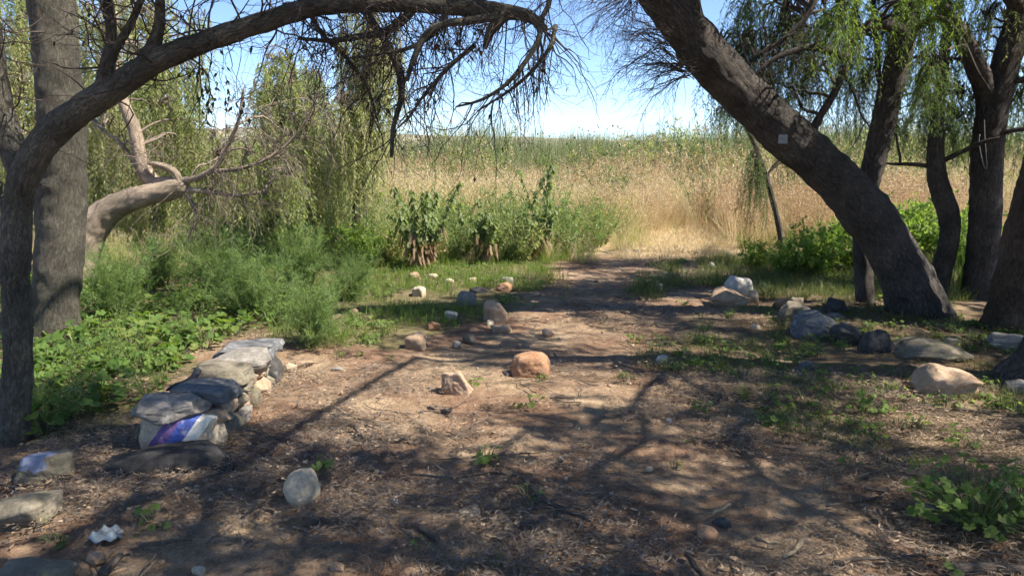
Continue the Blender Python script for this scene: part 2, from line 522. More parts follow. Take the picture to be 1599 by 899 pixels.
M['rock_orange'] = rock_mat('rock_orange', (0.26, 0.135, 0.072), (0.36, 0.20, 0.11), (0.44, 0.28, 0.17), (0.34, 0.28, 0.22), 0.4)
M['rock_pale'] = rock_mat('rock_pale', (0.36, 0.285, 0.195), (0.47, 0.39, 0.28), (0.57, 0.49, 0.38), (0.32, 0.26, 0.19), 0.4)
M['rock_white'] = rock_mat('rock_white', (0.34, 0.315, 0.28), (0.45, 0.42, 0.375), (0.56, 0.53, 0.48), (0.40, 0.37, 0.33), 0.4)
M['rock_grey'] = rock_mat('rock_grey', (0.14, 0.127, 0.108), (0.225, 0.205, 0.178), (0.32, 0.295, 0.26), (0.40, 0.37, 0.33), 0.5)
M['rock_dark'] = rock_mat('rock_dark', (0.04, 0.038, 0.036), (0.075, 0.07, 0.066), (0.125, 0.115, 0.105), (0.19, 0.175, 0.16), 0.45)
M['rock_black'] = rock_mat('rock_black', (0.022, 0.021, 0.02), (0.042, 0.04, 0.038), (0.075, 0.07, 0.066), (0.12, 0.11, 0.10), 0.3)
M['rock_slate'] = rock_mat('rock_slate', (0.085, 0.087, 0.09), (0.145, 0.147, 0.15), (0.22, 0.221, 0.223), (0.36, 0.35, 0.33), 0.5)
M['rock_moss'] = rock_mat('rock_moss', (0.12, 0.10, 0.075), (0.19, 0.165, 0.12), (0.27, 0.24, 0.19), (0.13, 0.15, 0.06), 0.5)
M['mortar'] = rock_mat('mortar', (0.20, 0.165, 0.125), (0.28, 0.235, 0.18), (0.36, 0.31, 0.25), None, 0, 14)

# ------------------------------------------------------------------ ground
Z_COVER = gpoly([(-200, 680), (60, 690), (190, 680), (285, 590), (330, 530), (420, 520), (430, 455), (120, 430), (-200, 430)])
Z_LEFT = gpoly([(430, 548), (560, 548), (640, 540), (700, 522), (760, 502), (800, 478), (860, 445), (880, 400), (550, 392), (300, 392), (120, 420), (430, 455)])
Z_RIGHT = gpoly([(1050, 600), (1150, 655), (1290, 680), (1420, 720), (1640, 700), (1640, 490), (1400, 470), (1230, 478), (1080, 495), (1000, 545)])
Z_BACK = gpoly([(985, 470), (1090, 448), (1230, 474), (1340, 472), (1660, 470), (1700, 380), (1340, 392), (1200, 398), (1120, 402), (1010, 415)])
Z_PATH = gpoly([(880, 440), (900, 410), (985, 402), (1000, 372), (1040, 350), (1090, 342), (1150, 352), (1150, 380), (1125, 404), (1040, 440)])

def axis_y():
    a = np.arange(-4, 11, 0.045)
    b = 11 + (np.geomspace(1, 420, 150) - 1) * 9.0 + 0.045
    return np.concatenate([[-60, -30, -15, -8, -5], a, b])
def axis_x():
    a = np.arange(-6.5, 6.5, 0.05)
    b = 6.5 + (np.geomspace(1, 420, 70) - 1) * 9.0 + 0.05
    return np.concatenate([-b[::-1], a, b])
ax, ay = axis_x(), axis_y()
X, Y = np.meshgrid(ax, ay)
p3 = np.stack([X, Y, np.zeros_like(X)], -1)
fine = np.clip(1 - (Y - 9) / 4, 0, 1) * np.clip(1 - (np.abs(X) - 6) / 2, 0, 1)
Zg = h2(X, Y) + fine * (0.016 * fbm(p3, 3.5, 4, 21) + 0.005 * vn(p3, 14, 31))
nyy, nxx = X.shape
idx = np.arange(nyy * nxx).reshape(nyy, nxx)
gq = np.stack([idx[:-1, :-1], idx[:-1, 1:], idx[1:, 1:], idx[1:, :-1]], -1).reshape(-1, 4)
mb = MB()
mb.add(np.stack([X, Y, Zg], -1).reshape(-1, 3), gq)

m, nt, out = newmat('soil')
tc = N(nt, 'ShaderNodeTexCoord')
at = N(nt, 'ShaderNodeAttribute', attribute_name='cover')
sp = N(nt, 'ShaderNodeSeparateColor')
nt.links.new(at.outputs['Color'], sp.inputs[0])
na = N(nt, 'ShaderNodeTexNoise', i_Scale=1.3, i_Detail=6.0, i_Roughness=0.6)
nb = N(nt, 'ShaderNodeTexNoise', i_Scale=14.0, i_Detail=8.0, i_Roughness=0.72)
nc = N(nt, 'ShaderNodeTexNoise', i_Scale=95.0, i_Detail=4.0, i_Roughness=0.7)
vo = N(nt, 'ShaderNodeTexVoronoi', i_Scale=60.0)
for q in (na, nb, nc, vo): nt.links.new(tc.outputs['Object'], q.inputs['Vector'])
soil = ramp(nt, [(0.3, (0.11, 0.064, 0.041)), (0.5, (0.185, 0.114, 0.073)), (0.7, (0.27, 0.18, 0.12))], nb.outputs[0])
dust = ramp(nt, [(0.3, (0.18, 0.125, 0.08)), (0.55, (0.33, 0.245, 0.158)), (0.75, (0.46, 0.36, 0.25))], nb.outputs[0])
soil = mixc(nt, soil, dust, ramp(nt, [(0.42, (0, 0, 0)), (0.62, (1, 1, 1))], na.outputs[0]))
soil = mixc(nt, soil, ramp(nt, [(0.3, (0.55, 0.52, 0.5)), (0.7, (1.35, 1.35, 1.35))], nc.outputs[0]), 0.8, 'MULTIPLY')
green = ramp(nt, [(0.3, (0.05, 0.055, 0.022)), (0.5, (0.10, 0.098, 0.04)), (0.7, (0.17, 0.14, 0.075))], nb.outputs[0])
straw = ramp(nt, [(0.3, (0.22, 0.15, 0.08)), (0.5, (0.36, 0.27, 0.15)), (0.7, (0.50, 0.39, 0.24))], nb.outputs[0])
c = mixc(nt, soil, green, sp.outputs[0])
c = mixc(nt, c, straw, sp.outputs[1])
b = N(nt, 'ShaderNodeBsdfPrincipled', i_Roughness=0.95)
b.inputs['Specular IOR Level'].default_value = 0.12
nt.links.new(c, b.inputs['Base Color'])
hh = mathn(nt, 'ADD', mathn(nt, 'MULTIPLY', nb.outputs[0], 1.0), mathn(nt, 'ADD', mathn(nt, 'MULTIPLY', nc.outputs[0], 0.35), mathn(nt, 'MULTIPLY', vo.outputs[0], 0.15)))
bp = N(nt, 'ShaderNodeBump', i_Strength=0.8, i_Distance=0.02)
nt.links.new(hh, bp.inputs['Height']); nt.links.new(bp.outputs[0], b.inputs['Normal'])
nt.links.new(b.outputs[0], out.inputs[0])
M['soil'] = m
gme = mb.mesh('ground', M['soil'])
ca = gme.color_attributes.new('cover', 'FLOAT_COLOR', 'POINT')
xf, yf = X.ravel(), Y.ravel()
jx = xf + 0.18 * vn(p3.reshape(-1, 3), 2.2, 41); jy = yf + 0.18 * vn(p3.reshape(-1, 3), 2.2, 42)
gr = 0.8 * inpoly(jx, jy, Z_COVER) + 0.75 * inpoly(jx, jy, Z_LEFT) + 0.35 * inpoly(jx, jy, Z_RIGHT) + 0.55 * inpoly(jx, jy, Z_BACK)
st = np.clip((jy - 10.6) / 0.8, 0, 1)
st = np.maximum(st, 0.85 * inpoly(jx, jy, Z_PATH) * np.clip((jy - 9.8) / 1.2, 0, 1))
cv = np.stack([np.clip(gr, 0, 1) * (1 - st), st, np.zeros_like(st), np.ones_like(st)], -1)
ca.data.foreach_set('color', cv.astype(np.float32).ravel())
ground = link('ground', gme)
tag(ground, kind='structure')

# far hills
mb = MB()
hx = np.linspace(-2600, 2600, 160)
rows = []
for k, (yy, amp) in enumerate([(2050, 0), (2250, 0.35), (2500, 0.8), (2800, 1.0), (3200, 0.75)]):
    q = np.stack([hx, np.full_like(hx, yy), np.zeros_like(hx)], -1)
    prof = 44 + 14 * vn(q, 0.0016, 51) + 6 * vn(q, 0.006, 52) + np.clip((-hx - 100) / 900, 0, 1) * 34
    prof = prof * np.clip(1.3 - np.maximum(hx + 150, 0) / 1100, 0.25, 1)
    rows.append(np.stack([hx, np.full_like(hx, yy), -1 + amp * prof + 1.5 * vn(q, 0.02, 53) * amp], -1))
rows = np.stack(rows)
n1, n2 = rows.shape[:2]
idx = np.arange(n1 * n2).reshape(n1, n2)
mb.add(rows.reshape(-1, 3), np.stack([idx[:-1, :-1], idx[:-1, 1:], idx[1:, 1:], idx[1:, :-1]], -1).reshape(-1, 4))
m, nt, out = newmat('far_slope')
tc = N(nt, 'ShaderNodeTexCoord')
na = N(nt, 'ShaderNodeTexNoise', i_Scale=0.02, i_Detail=7.0, i_Roughness=0.65)
nt.links.new(tc.outputs['Object'], na.inputs['Vector'])
c = ramp(nt, [(0.38, (0.10, 0.11, 0.06)), (0.5, (0.26, 0.21, 0.13)), (0.62, (0.40, 0.34, 0.24))], na.outputs[0])
b = N(nt, 'ShaderNodeBsdfPrincipled', i_Roughness=0.95)
nt.links.new(c, b.inputs['Base Color']); nt.links.new(b.outputs[0], out.inputs[0])
hills = mb.build('hills', m)
tag(hills, kind='structure')

# ------------------------------------------------------------------ trees
def limb(spec, step):
    """rows (px, py, distance, width in px) -> rows (x, y, z, radius)"""
    rows = []
    for (a, b_, d, w) in spec:
        q = P(a, b_, d)
        rows.append([q[0], q[1], q[2], 0.5 * w * d / FPX * 1.03])
    return spline(rows, step)

class Tree:
    def __init__(s, name, label, base, bark, group, furrow=0.008, seed=0):
        s.seed = seed; s.rng = np.random.default_rng(seed)
        x, y = base
        s.root = empty(name, (x, y, float(h2(x, y))), label, 'tree', group)
        s.bark = bark; s.furrow = furrow
        s.hub = None; s.tw = MB(); s.lf = MB(); s.ntw = 0
        s.polys = []
    def trunk(s, spec, sides=40, flare=0.35, hub=True, name='trunk', lump=0.06, step=0.03):
        L = limb(spec, step)
        if flare:
            hgt = L[:, 2] - L[0, 2]
            L[:, 3] *= 1 + flare * np.exp(-np.maximum(hgt, 0) / 0.14)
            ext = L[0].copy(); ext[2] -= 0.22; ext[3] *= 1.1
            L = np.vstack([ext, L])
        mb = MB()
        tube(mb, L[:, :3], L[:, 3], sides, 0.055, s.furrow, s.seed, lump=lump * 1.5)
        mb.build(name, M[s.bark], s.root)
        if hub: s.hub = L[-1]
        s.polys.append(L)
        return L
    def branch(s, spec, sides=14, rough=0.06):
        L = limb(spec, 0.035)
        mb = MB()
        tube(mb, L[:, :3], L[:, 3], sides, rough, s.furrow * 0.35, s.seed + len(s.polys), lump=0.08)
        mb.build('branch', M[s.bark], s.root)
        s.polys.append(L)
        return L
    def finish(s, leafmats=None, twigmat='twig'):
        if s.tw.n:
            tag(s.tw.build('twig_spray', M[twigmat], s.root), kind='stuff')
        if s.lf.n:
            tag(s.lf.build('crown', [M[k] for k in leafmats], s.root, smooth=False), kind='stuff')

def pick(Ls, m, rng, lo=0.0, hi=1.0):
    """random points on limb rows"""
    out, tg, rr = [], [], []
    lens = np.array([len(L) for L in Ls], float); pr = lens / lens.sum()
    for k in rng.choice(len(Ls), m, p=pr):
        L = Ls[k]
        i = int(rng.uniform(lo, hi) * (len(L) - 2))
        out.append(L[i, :3]); tg.append(L[i + 1, :3] - L[i, :3]); rr.append(L[i, 3])
    return np.array(out), norm(np.array(tg)), np.array(rr)

G_R = 'trees on the right of the clearing'
G_L = 'trees on the left of the clearing'

# -- near tree on the left whose limb arches over the picture
t1 = Tree('tree', 'slender near tree whose long limb arches right across the top of the picture', G(22, 690), 'bark_grey', G_L, 0.006, 101)
t1.trunk([(20, 692, 3.76, 46), (27, 600, 3.76, 42), (27, 500, 3.76, 41), (24, 420, 3.75, 42), (28, 330, 3.75, 41), (40, 268, 3.72, 44), (80, 210, 3.7, 42), (130, 168, 3.65, 41), (190, 130, 3.6, 38), (250, 92, 3.55, 34), (330, 62, 3.5, 29), (410, 35, 3.5, 28), (500, 9, 3.5, 27), (600, 5, 3.5, 26), (700, 10, 3.48, 25), (780, 18, 3.45, 22), (825, 26, 3.42, 17), (852, 46, 3.4, 10)], 40, 0.12, hub=False)
t1b = [
    t1.branch([(42, 285, 3.72, 40), (12, 210, 3.75, 36), (-2, 150, 3.78, 34), (-18, 40, 3.8, 30), (-30, -90, 3.85, 26)]),
    t1.branch([(158, 150, 3.62, 26), (168, 108, 3.6, 22), (174, 60, 3.58, 17), (168, 0, 3.55, 14), (150, -60, 3.5, 10)]),
    t1.branch([(172, 85, 3.6, 14), (200, 45, 3.55, 11), (225, -10, 3.5, 9)]),
    t1.branch([(232, 92, 3.56, 30), (244, 60, 3.54, 18), (250, 20, 3.52, 14), (247, -60, 3.45, 11)]),
    t1.branch([(800, 20, 3.45, 14), (770, 27, 3.42, 13), (725, 34, 3.4, 12), (690, 38, 3.38, 11), (664, 56, 3.36, 10), (646, 92, 3.34, 9), (635, 126, 3.33, 6)]),
    t1.branch([(795, 22, 3.45, 16), (768, 44, 3.42, 15), (757, 76, 3.41, 7)]),
    t1.branch([(846, 28, 3.42, 9), (840, 65, 3.38, 8), (815, 104, 3.36, 7), (790, 132, 3.35, 6), (752, 156, 3.34, 4.5), (712, 167, 3.34, 3)]),
    t1.branch([(868, 40, 3.44, 7), (858, 75, 3.4, 6), (830, 112, 3.38, 5.5), (795, 142, 3.36, 4.5), (745, 174, 3.35, 3)]),
    t1.branch([(742, 70, 3.42, 7), (700, 106, 3.4, 6.5), (665, 145, 3.4, 5), (642, 178, 3.4, 3.5), (622, 200, 3.4, 2.5)]),
    t1.branch([(560, 5, 3.5, 12), (600, 62, 3.5, 11), (624, 112, 3.5, 12), (627, 150, 3.5, 9), (614, 200, 3.5, 7), (611, 245, 3.5, 5)]),
    t1.branch([(650, 5, 3.5, 15), (634, 28, 3.5, 13), (602, 50, 3.5, 12), (555, 58, 3.5, 9), (515, 64, 3.5, 7), (465, 60, 3.5, 4)]),
    t1.branch([(700, 10, 3.48, 12), (680, 50, 3.45, 8), (640, 75, 3.42, 6), (590, 85, 3.4, 4), (540, 92, 3.4, 2.5)]),
    t1.branch([(860, -30, 3.5, 9), (856, 10, 3.48, 8), (842, 40, 3.46, 6), (866, 60, 3.45, 4), (884, 78, 3.45, 2.5)]),
    t1.branch([(480, 10, 3.5, 9), (500, 50, 3.52, 7), (540, 90, 3.55, 5), (575, 140, 3.58, 3.5), (590, 190, 3.6, 2.5)]),
]
rg = t1.rng
# hanging twigs in the middle of the picture
Lm = [L for L in t1b[4:]]
main = t1.polys[0]
n0 = len(main)
p0, tg0, r0 = pick(Lm, 210, rg, 0.05, 1.0)
q0, tq0, _ = pick([main[int(n0 * 0.72):]], 120, rg)
p0 = np.vstack([p0, q0]); tg0 = np.vstack([tg0, tq0])
d0 = tg0 * 0.5 + rv(len(p0), rg) * 0.8 + np.array([-0.1, 0, -0.35])
pl, rr = grow(p0, d0, rg.uniform(0.12, 0.48, len(p0)), rg.uniform(0.0018, 0.0042, len(p0)), rg, 9, 0.55, 0.10)
tubes(t1.tw, pl, rr, 4)
p1_, tg1, r1 = along(pl, rr, 900, rg)
pl2, rr2 = grow(p1_, tg1 + rv(900, rg) * 0.9 + np.array([0, 0, -0.3]), rg.uniform(0.05, 0.26, 900), np.minimum(r1 * 0.75, 0.0026), rg, 7, 0.6, 0.10, 0.5)
tubes(t1.tw, pl2, rr2, 3)
p2_, tg2, r2 = along(pl2, rr2, 800, rg)
pl3, rr3 = grow(p2_, tg2 + rv(800, rg) * 0.9, rg.uniform(0.03, 0.13, 800), np.full(800, 0.0011), rg, 5, 0.6, 0.05, 0.6)
tubes(t1.tw, pl3, rr3, 3)
# a few long straight hanging ones
hp, _, _ = pick([t1b[6], t1b[7]], 16, rg, 0.1, 0.8)
pl, rr = grow(hp, np.array([[0.1, 0, -1.0]]) + rv(16, rg) * 0.22, rg.uniform(0.15, 0.34, 16), np.full(16, 0.0032), rg, 8, 0.16, 0.1)
tubes(t1.tw, pl, rr, 4)
# thicket at the upper left and over the limb
p0, tg0, r0 = pick([t1b[0], t1b[1], t1b[2], t1b[3], main[int(n0 * 0.45):int(n0 * 0.75)]], 130, rg, 0.15, 1.0)
d0 = rv(130, rg) + np.array([0.0, 0, 0.45])
pl, rr = grow(p0, d0, rg.uniform(0.2, 0.6, 130), rg.uniform(0.0028, 0.0055, 130), rg, 9, 0.5, -0.02)
tubes(t1.tw, pl, rr, 4)
p1_, tg1, r1 = along(pl, rr, 380, rg)
pl2, rr2 = grow(p1_, tg1 + rv(380, rg) * 0.9, rg.uniform(0.08, 0.3, 380), np.minimum(r1 * 0.7, 0.003), rg, 7, 0.55, 0.04, 0.5)
tubes(t1.tw, pl2, rr2, 3)
# shrivelled leaves
sp_, stg, _ = along(pl2, rr2, 90, rg)
mid_p, mid_t, _ = along(pl3, rr3, 40, rg)
cl = [P(x, y, 3.42) for x, y in [(318, 130), (330, 150), (345, 150), (372, 165), (364, 150), (705, 62), (700, 80), (740, 85), (668, 148), (690, 60), (575, 120), (585, 140), (580, 110), (350, 120), (325, 170), (590, 165)]]
clp = np.repeat(np.array(cl), 9, 0) + rg.normal(size=(len(cl) * 9, 3)) * 0.022
allp = np.vstack([sp_, mid_p, clp])
leaves(t1.lf, allp, rv(len(allp), rg) * 0.6 + np.array([0, 0, -1.0]), rv(len(allp), rg), rg.uniform(0.02, 0.045, len(allp)), rg.uniform(0.010, 0.02, len(allp)), fold=0.3)
stk = np.array(cl) + np.array([0, 0, 0.12])
pl, rr = grow(stk, np.array([[0, 0, -1.0]]) + rv(len(stk), rg) * 0.2, np.full(len(stk), 0.2), np.full(len(stk), 0.0016), rg, 7, 0.3, 0.05)
tubes(t1.tw, pl, rr, 3)
# twigs that carry those leaf bunches up to the limb
pl = []
for q in stk:
    k = np.argmin(np.linalg.norm(main[:, :3] - q, axis=1))
    if np.linalg.norm(main[k, :3] - q) > 0.35:
        best = min(((np.linalg.norm(L[:, :3] - q, axis=1).min(), L) for L in t1b), key=lambda z: z[0])[1]
        e = best[np.argmin(np.linalg.norm(best[:, :3] - q, axis=1)), :3]
    else:
        e = main[k, :3]
    t = np.linspace(0, 1, 8)[:, None]
    pl.append(e * (1 - t) + q * t + np.sin(t * pi) * rg.normal(size=3) * 0.04)
tubes(t1.tw, np.array(pl), np.broadcast_to(np.linspace(0.003, 0.0016, 8), (len(pl), 8)), 3)
t1.hub = t1b[0][-1]

# -- thick upright trunk on the left
t2 = Tree('tree', 'thick upright grey trunk standing behind the slender near tree', G(88, 528), 'bark_grey', G_L, 0.012, 102)
t2.trunk([(a, b_, c_, w_ * 0.93) for a, b_, c_, w_ in [(86, 528, 6.0, 72), (88, 460, 6.0, 68), (94, 380, 6.0, 70), (98, 300, 6.0, 70), (97, 220, 6.0, 70), (91, 130, 6.0, 66), (86, 60, 6.0, 66), (82, 0, 6.0, 68), (74, -120, 6.0, 60), (80, -260, 6.0, 46)]], 56, 0.22)

# -- bent pale trunk
t3 = Tree('tree', 'sunlit pale trunk bending right and kinking back like an elbow', G(112, 455), 'bark_pale', G_L, 0.006, 103)
t3.trunk([(112, 455, 8.0, 56), (122, 415, 8.0, 52), (136, 375, 8.0, 48), (158, 340, 8.0, 42), (190, 317, 8.0, 36), (228, 305, 8.0, 33), (262, 298, 8.0, 32), (284, 290, 8.0, 26), (291, 284, 8.0, 12)], 40, 0.15, hub=False)
t3b = [t3.branch([(278, 292, 8.0, 22), (262, 286, 8.05, 21), (243, 286, 8.1, 23), (228, 270, 8.1, 23), (217, 240, 8.1, 21), (211, 205, 8.1, 19), (199, 175, 8.12, 17), (190, 150, 8.15, 15), (175, 90, 8.2, 12), (180, 20, 8.3, 10)], 20),
       t3.branch([(282, 286, 8.0, 14), (272, 268, 8.0, 11), (250, 258, 8.0, 9), (232, 255, 8.0, 6)], 10),
       t3.branch([(280, 284, 8.0, 12), (310, 277, 7.95, 10), (335, 262, 7.9, 9), (352, 235, 7.9, 7), (372, 190, 7.9, 5), (380, 140, 7.9, 4)], 10),
       t3.branch([(288, 296, 8.0, 10), (330, 300, 7.9, 7), (370, 305, 7.85, 5), (410, 300, 7.8, 3)], 8),
       t3.branch([(290, 300, 8.0, 9), (305, 330, 7.95, 6), (300, 360, 7.9, 4), (285, 385, 7.9, 2.5)], 8),
       t3.branch([(335, 268, 7.9, 8), (380, 262, 7.8, 6), (430, 240, 7.8, 5), (470, 200, 7.8, 4), (500, 140, 7.8, 3)], 8),
       t3.branch([(216, 265, 8.1, 8), (190, 225, 8.15, 5), (160, 205, 8.2, 3)], 8)]
rg = t3.rng
p0, tg0, r0 = pick(t3b[1:], 240, rg, 0.2, 1)
pl, rr = grow(p0, tg0 * 0.6 + rv(240, rg) * 0.9 + np.array([0.25, 0, -0.15]), rg.uniform(0.25, 0.8, 240), rg.uniform(0.003, 0.006, 240), rg, 8, 0.5, 0.08)
tubes(t3.tw, pl, rr, 3)
p1_, tg1, r1 = along(pl, rr, 900, rg)
pl2, rr2 = grow(p1_, tg1 + rv(900, rg) * 0.9, rg.uniform(0.1, 0.4, 900), np.full(900, 0.0022), rg, 6, 0.5, 0.1, 0.5)
tubes(t3.tw, pl2, rr2, 3)

def crown_region(t, boxes, wide=1.0, clear=None):
    """weeping strands hung through lens-shaped volumes, each strand tied to the wood by a thin branch"""
    rng = t.rng
    for (cx, cy, d, rx, ry, rd, n, L0, L1, nl, lL, lW, mi) in boxes:
        c = P(cx, cy, d); s = d / FPX
        nl = int(nl * 1.15); lW = lW * wide; n = int(n * (1.15 if wide > 1.75 else 0.68))
        u = rv(n, rng) * (rng.uniform(0.05, 1, n) ** 0.4)[:, None]
        q = c + u * np.array([rx * s, rd, ry * s])
        if clear is not None:
            ok = np.ones(n, bool)
            for sp0 in clear:
                for hh_ in (0.0, 0.4, 0.8):
                    w_ = q - np.array([0, 0, hh_]) - sp0; tt_ = w_ @ SUNV
                    ok &= ~((tt_ > 0.1) & (np.linalg.norm(w_ - np.outer(tt_, SUNV), axis=1) < 0.50))
            q = q[ok]; n = len(q)
        # boughs: cluster centres that strands hang from
        k = max(3, n // 14)
        cen = q[rng.choice(n, k, replace=False)]
        j = np.argmin(((q[:, None] - cen[None]) ** 2).sum(-1), 1)
        q = cen[j] * 0.35 + q * 0.65
        strands(t.tw, t.lf, q, rng.uniform(L0, L1, n), rng, nl, lL, lW, out=0.25, mi=mi)
        t0 = np.linspace(0, 1, 6)[None, :, None]
        pl = cen[j][:, None] * (1 - t0) + q[:, None] * t0
        pl[:, :, 2] += 0.10 * np.sin(t0[0, :, 0] * pi)
        tubes(t.tw, pl, np.broadcast_to(np.linspace(0.006, 0.003, 6), pl.shape[:2]), 3)
        src = np.concatenate([L[len(L) // 3:, :3] for L in t.polys])
        e = src[np.argmin(((cen[:, None] - src[None]) ** 2).sum(-1), 1)]
        t0 = np.linspace(0, 1, 9)[None, :, None]
        bow = np.linalg.norm(cen - e, axis=1)[:, None] * 0.16
        pl = e[:, None] * (1 - t0) + cen[:, None] * t0
        pl[:, :, 2] += bow * np.sin(t0[0, :, 0] * pi)[None]
        pl = pl + np.cumsum(rng.normal(size=pl.shape) * 0.02, 1) * np.sin(t0 * pi)
        tubes(t.tw, pl, np.broadcast_to(np.linspace(0.016, 0.006, 9), pl.shape[:2]), 5)

CLEAR = [P(a, b_, 8.0) for a, b_ in [(140, 370), (165, 335), (195, 315), (225, 304), (255, 297), (280, 290), (225, 262), (214, 225), (205, 190)]]
#            cx   cy   d    rx   ry  rd   n    L0   L1   nleaf leafL leafW mat
crown_region(t3, [(265, 130, 8.6, 70, 60, 0.8, 220, 0.5, 1.3, 34, 0.075, 0.010, 0),
                  (330, 230, 8.6, 60, 40, 0.7, 130, 0.4, 1.0, 34, 0.07, 0.010, 1),
                  (410, 250, 8.4, 70, 50, 0.8, 130, 0.4, 0.9, 30, 0.07, 0.010, 0),
                  (150, 150, 9.0, 60, 90, 0.7, 170, 0.5, 1.2, 34, 0.075, 0.010, 1)], 1.6, CLEAR)
t3.finish(['leaf_weep', 'leaf_weep_pale'], 'twig_dry')

def weeping_tree(label, base_px, d, trunk_pts, w, boxes, seed, bark='bark_dark', group=G_L, mats=('leaf_weep', 'leaf_weep_pale'), wide=1.8):
    x, y = P(base_px[0], base_px[1], d)[:2]
    t = Tree('weeping_tree', label, (x, y), bark, group, 0.005, seed)
    zb = float(h2(x, y))
    pts = [[x, y, zb, w]] + [list(P(a, b_, dd)) + [ww] for a, b_, dd, ww in trunk_pts]
    L = spline(pts, 0.06)
    ext = L[0].copy(); ext[2] -= 0.25
    L = np.vstack([ext, L])
    mb = MB(); tube(mb, L[:, :3], L[:, 3], 18, 0.05, 0.004, seed, lump=0.1)
    mb.build('trunk', M[bark], t.root)
    t.polys.append(L); t.hub = L[-1]
    crown_region(t, boxes, wide, CLEAR)
    t.finish(mats, 'twig_dry')
    return t

weeping_tree('weeping tree with pale feathery crown filling the left edge behind the trunks', (20, 400), 13.0,
             [(15, 250, 13, 0.13), (30, 100, 13, 0.10), (40, -60, 13, 0.06)], 0.17,
             [(30, 110, 12.6, 110, 120, 1.2, 360, 0.8, 1.9, 40, 0.085, 0.012, 1), (20, 20, 12.8, 120, 60, 1.2, 160, 0.6, 1.6, 36, 0.085, 0.012, 0),
              (120, 230, 12.0, 80, 60, 0.9, 170, 0.5, 1.4, 36, 0.08, 0.012, 0)], 111)
weeping_tree('yellow-green weeping tree rising behind the elbow-shaped pale trunk', (245, 395), 12.5,
             [(250, 260, 12.5, 0.10), (235, 130, 12.5, 0.07), (240, 60, 12.5, 0.04)], 0.13,
             [(200, 25, 12.6, 120, 45, 0.8, 190, 0.5, 1.3, 38, 0.08, 0.012, 1), (160, 170, 12.4, 70, 90, 0.8, 150, 0.7, 1.6, 38, 0.08, 0.012, 1), (235, 150, 12.2, 75, 70, 1.1, 260, 0.7, 1.7, 40, 0.08, 0.012, 1), (300, 235, 11.6, 60, 55, 0.9, 190, 0.6, 1.3, 38, 0.08, 0.012, 0)], 112)
weeping_tree('broad weeping tree with rounded crown left of the open field', (470, 400), 12.0,
             [(480, 300, 12, 0.09), (470, 190, 12, 0.07), (455, 100, 12, 0.04)], 0.12,
             [(455, 130, 11.6, 60, 62, 0.9, 220, 0.6, 1.5, 40, 0.08, 0.011, 0), (480, 220, 11.2, 85, 70, 0.9, 300, 0.6, 1.4, 38, 0.08, 0.011, 1),
              (420, 290, 11.0, 60, 40, 0.7, 130, 0.4, 1.0, 36, 0.075, 0.011, 0)], 113)
weeping_tree('tall narrow weeping tree hanging a leafy curtain beside the open field', (560, 400), 10.5,
             [(562, 300, 10.5, 0.10), (566, 200, 10.5, 0.08), (575, 90, 10.5, 0.06), (585, -20, 10.5, 0.04)], 0.12,
             [(565, 80, 10.2, 38, 90, 0.5, 210, 0.6, 1.4, 40, 0.08, 0.011, 1), (560, 200, 10.0, 55, 70, 0.6, 230, 0.5, 1.3, 38, 0.08, 0.011, 1),
              (600, 60, 10.0, 30, 80, 0.5, 90, 0.6, 1.4, 36, 0.08, 0.011, 1)], 114, wide=1.55)

# -- leaning trunk on the right
t4 = Tree('tree', 'massive leaning trunk slanting from the stone border up to the middle of the top edge', G(1437, 498), 'bark_dark', G_R, 0.016, 104)
t4.trunk([(a, b_, c_, w_ * 0.9) for a, b_, c_, w_ in [(1437, 500, 6.9, 98), (1424, 455, 6.9, 88), (1394, 392, 6.88, 80), (1349, 328, 6.85, 76), (1294, 268, 6.8, 74), (1232, 214, 6.75, 74), (1166, 153, 6.7, 73), (1112, 97, 6.6, 74), (1065, 40, 6.55, 66), (1020, -20, 6.5, 60), (960, -110, 6.4, 50), (900, -230, 6.2, 38)]], 90, 0.18)
t4b = [t4.branch([(1172, 140, 6.68, 40), (1135, 95, 6.6, 34), (1100, 55, 6.55, 27), (1083, 20, 6.5, 25), (1080, -30, 6.5, 23), (1090, -140, 6.4, 18)], 22),
       t4.branch([(1262, 222, 6.75, 16), (1276, 190, 6.7, 12), (1300, 150, 6.68, 11), (1318, 110, 6.65, 10), (1326, 84, 6.65, 9)], 12),
       t4.branch([(1326, 90, 6.65, 10), (1300, 82, 6.6, 12), (1272, 74, 6.6, 11), (1240, 80, 6.6, 9), (1205, 95, 6.6, 7), (1170, 125, 6.6, 4)], 12),
       t4.branch([(1282, 190, 6.7, 6), (1274, 176, 6.7, 6), (1262, 174, 6.7, 5), (1252, 168, 6.7, 3)], 8),
       t4.branch([(1318, 115, 6.66, 5), (1335, 150, 6.7, 4), (1345, 180, 6.7, 3), (1360, 200, 6.7, 2)], 8),
       t4.branch([(1290, -60, 6.7, 14), (1262, 20, 6.7, 10), (1225, 60, 6.7, 8), (1180, 90, 6.75, 6), (1150, 130, 6.8, 3)], 10)]
rg = t4.rng
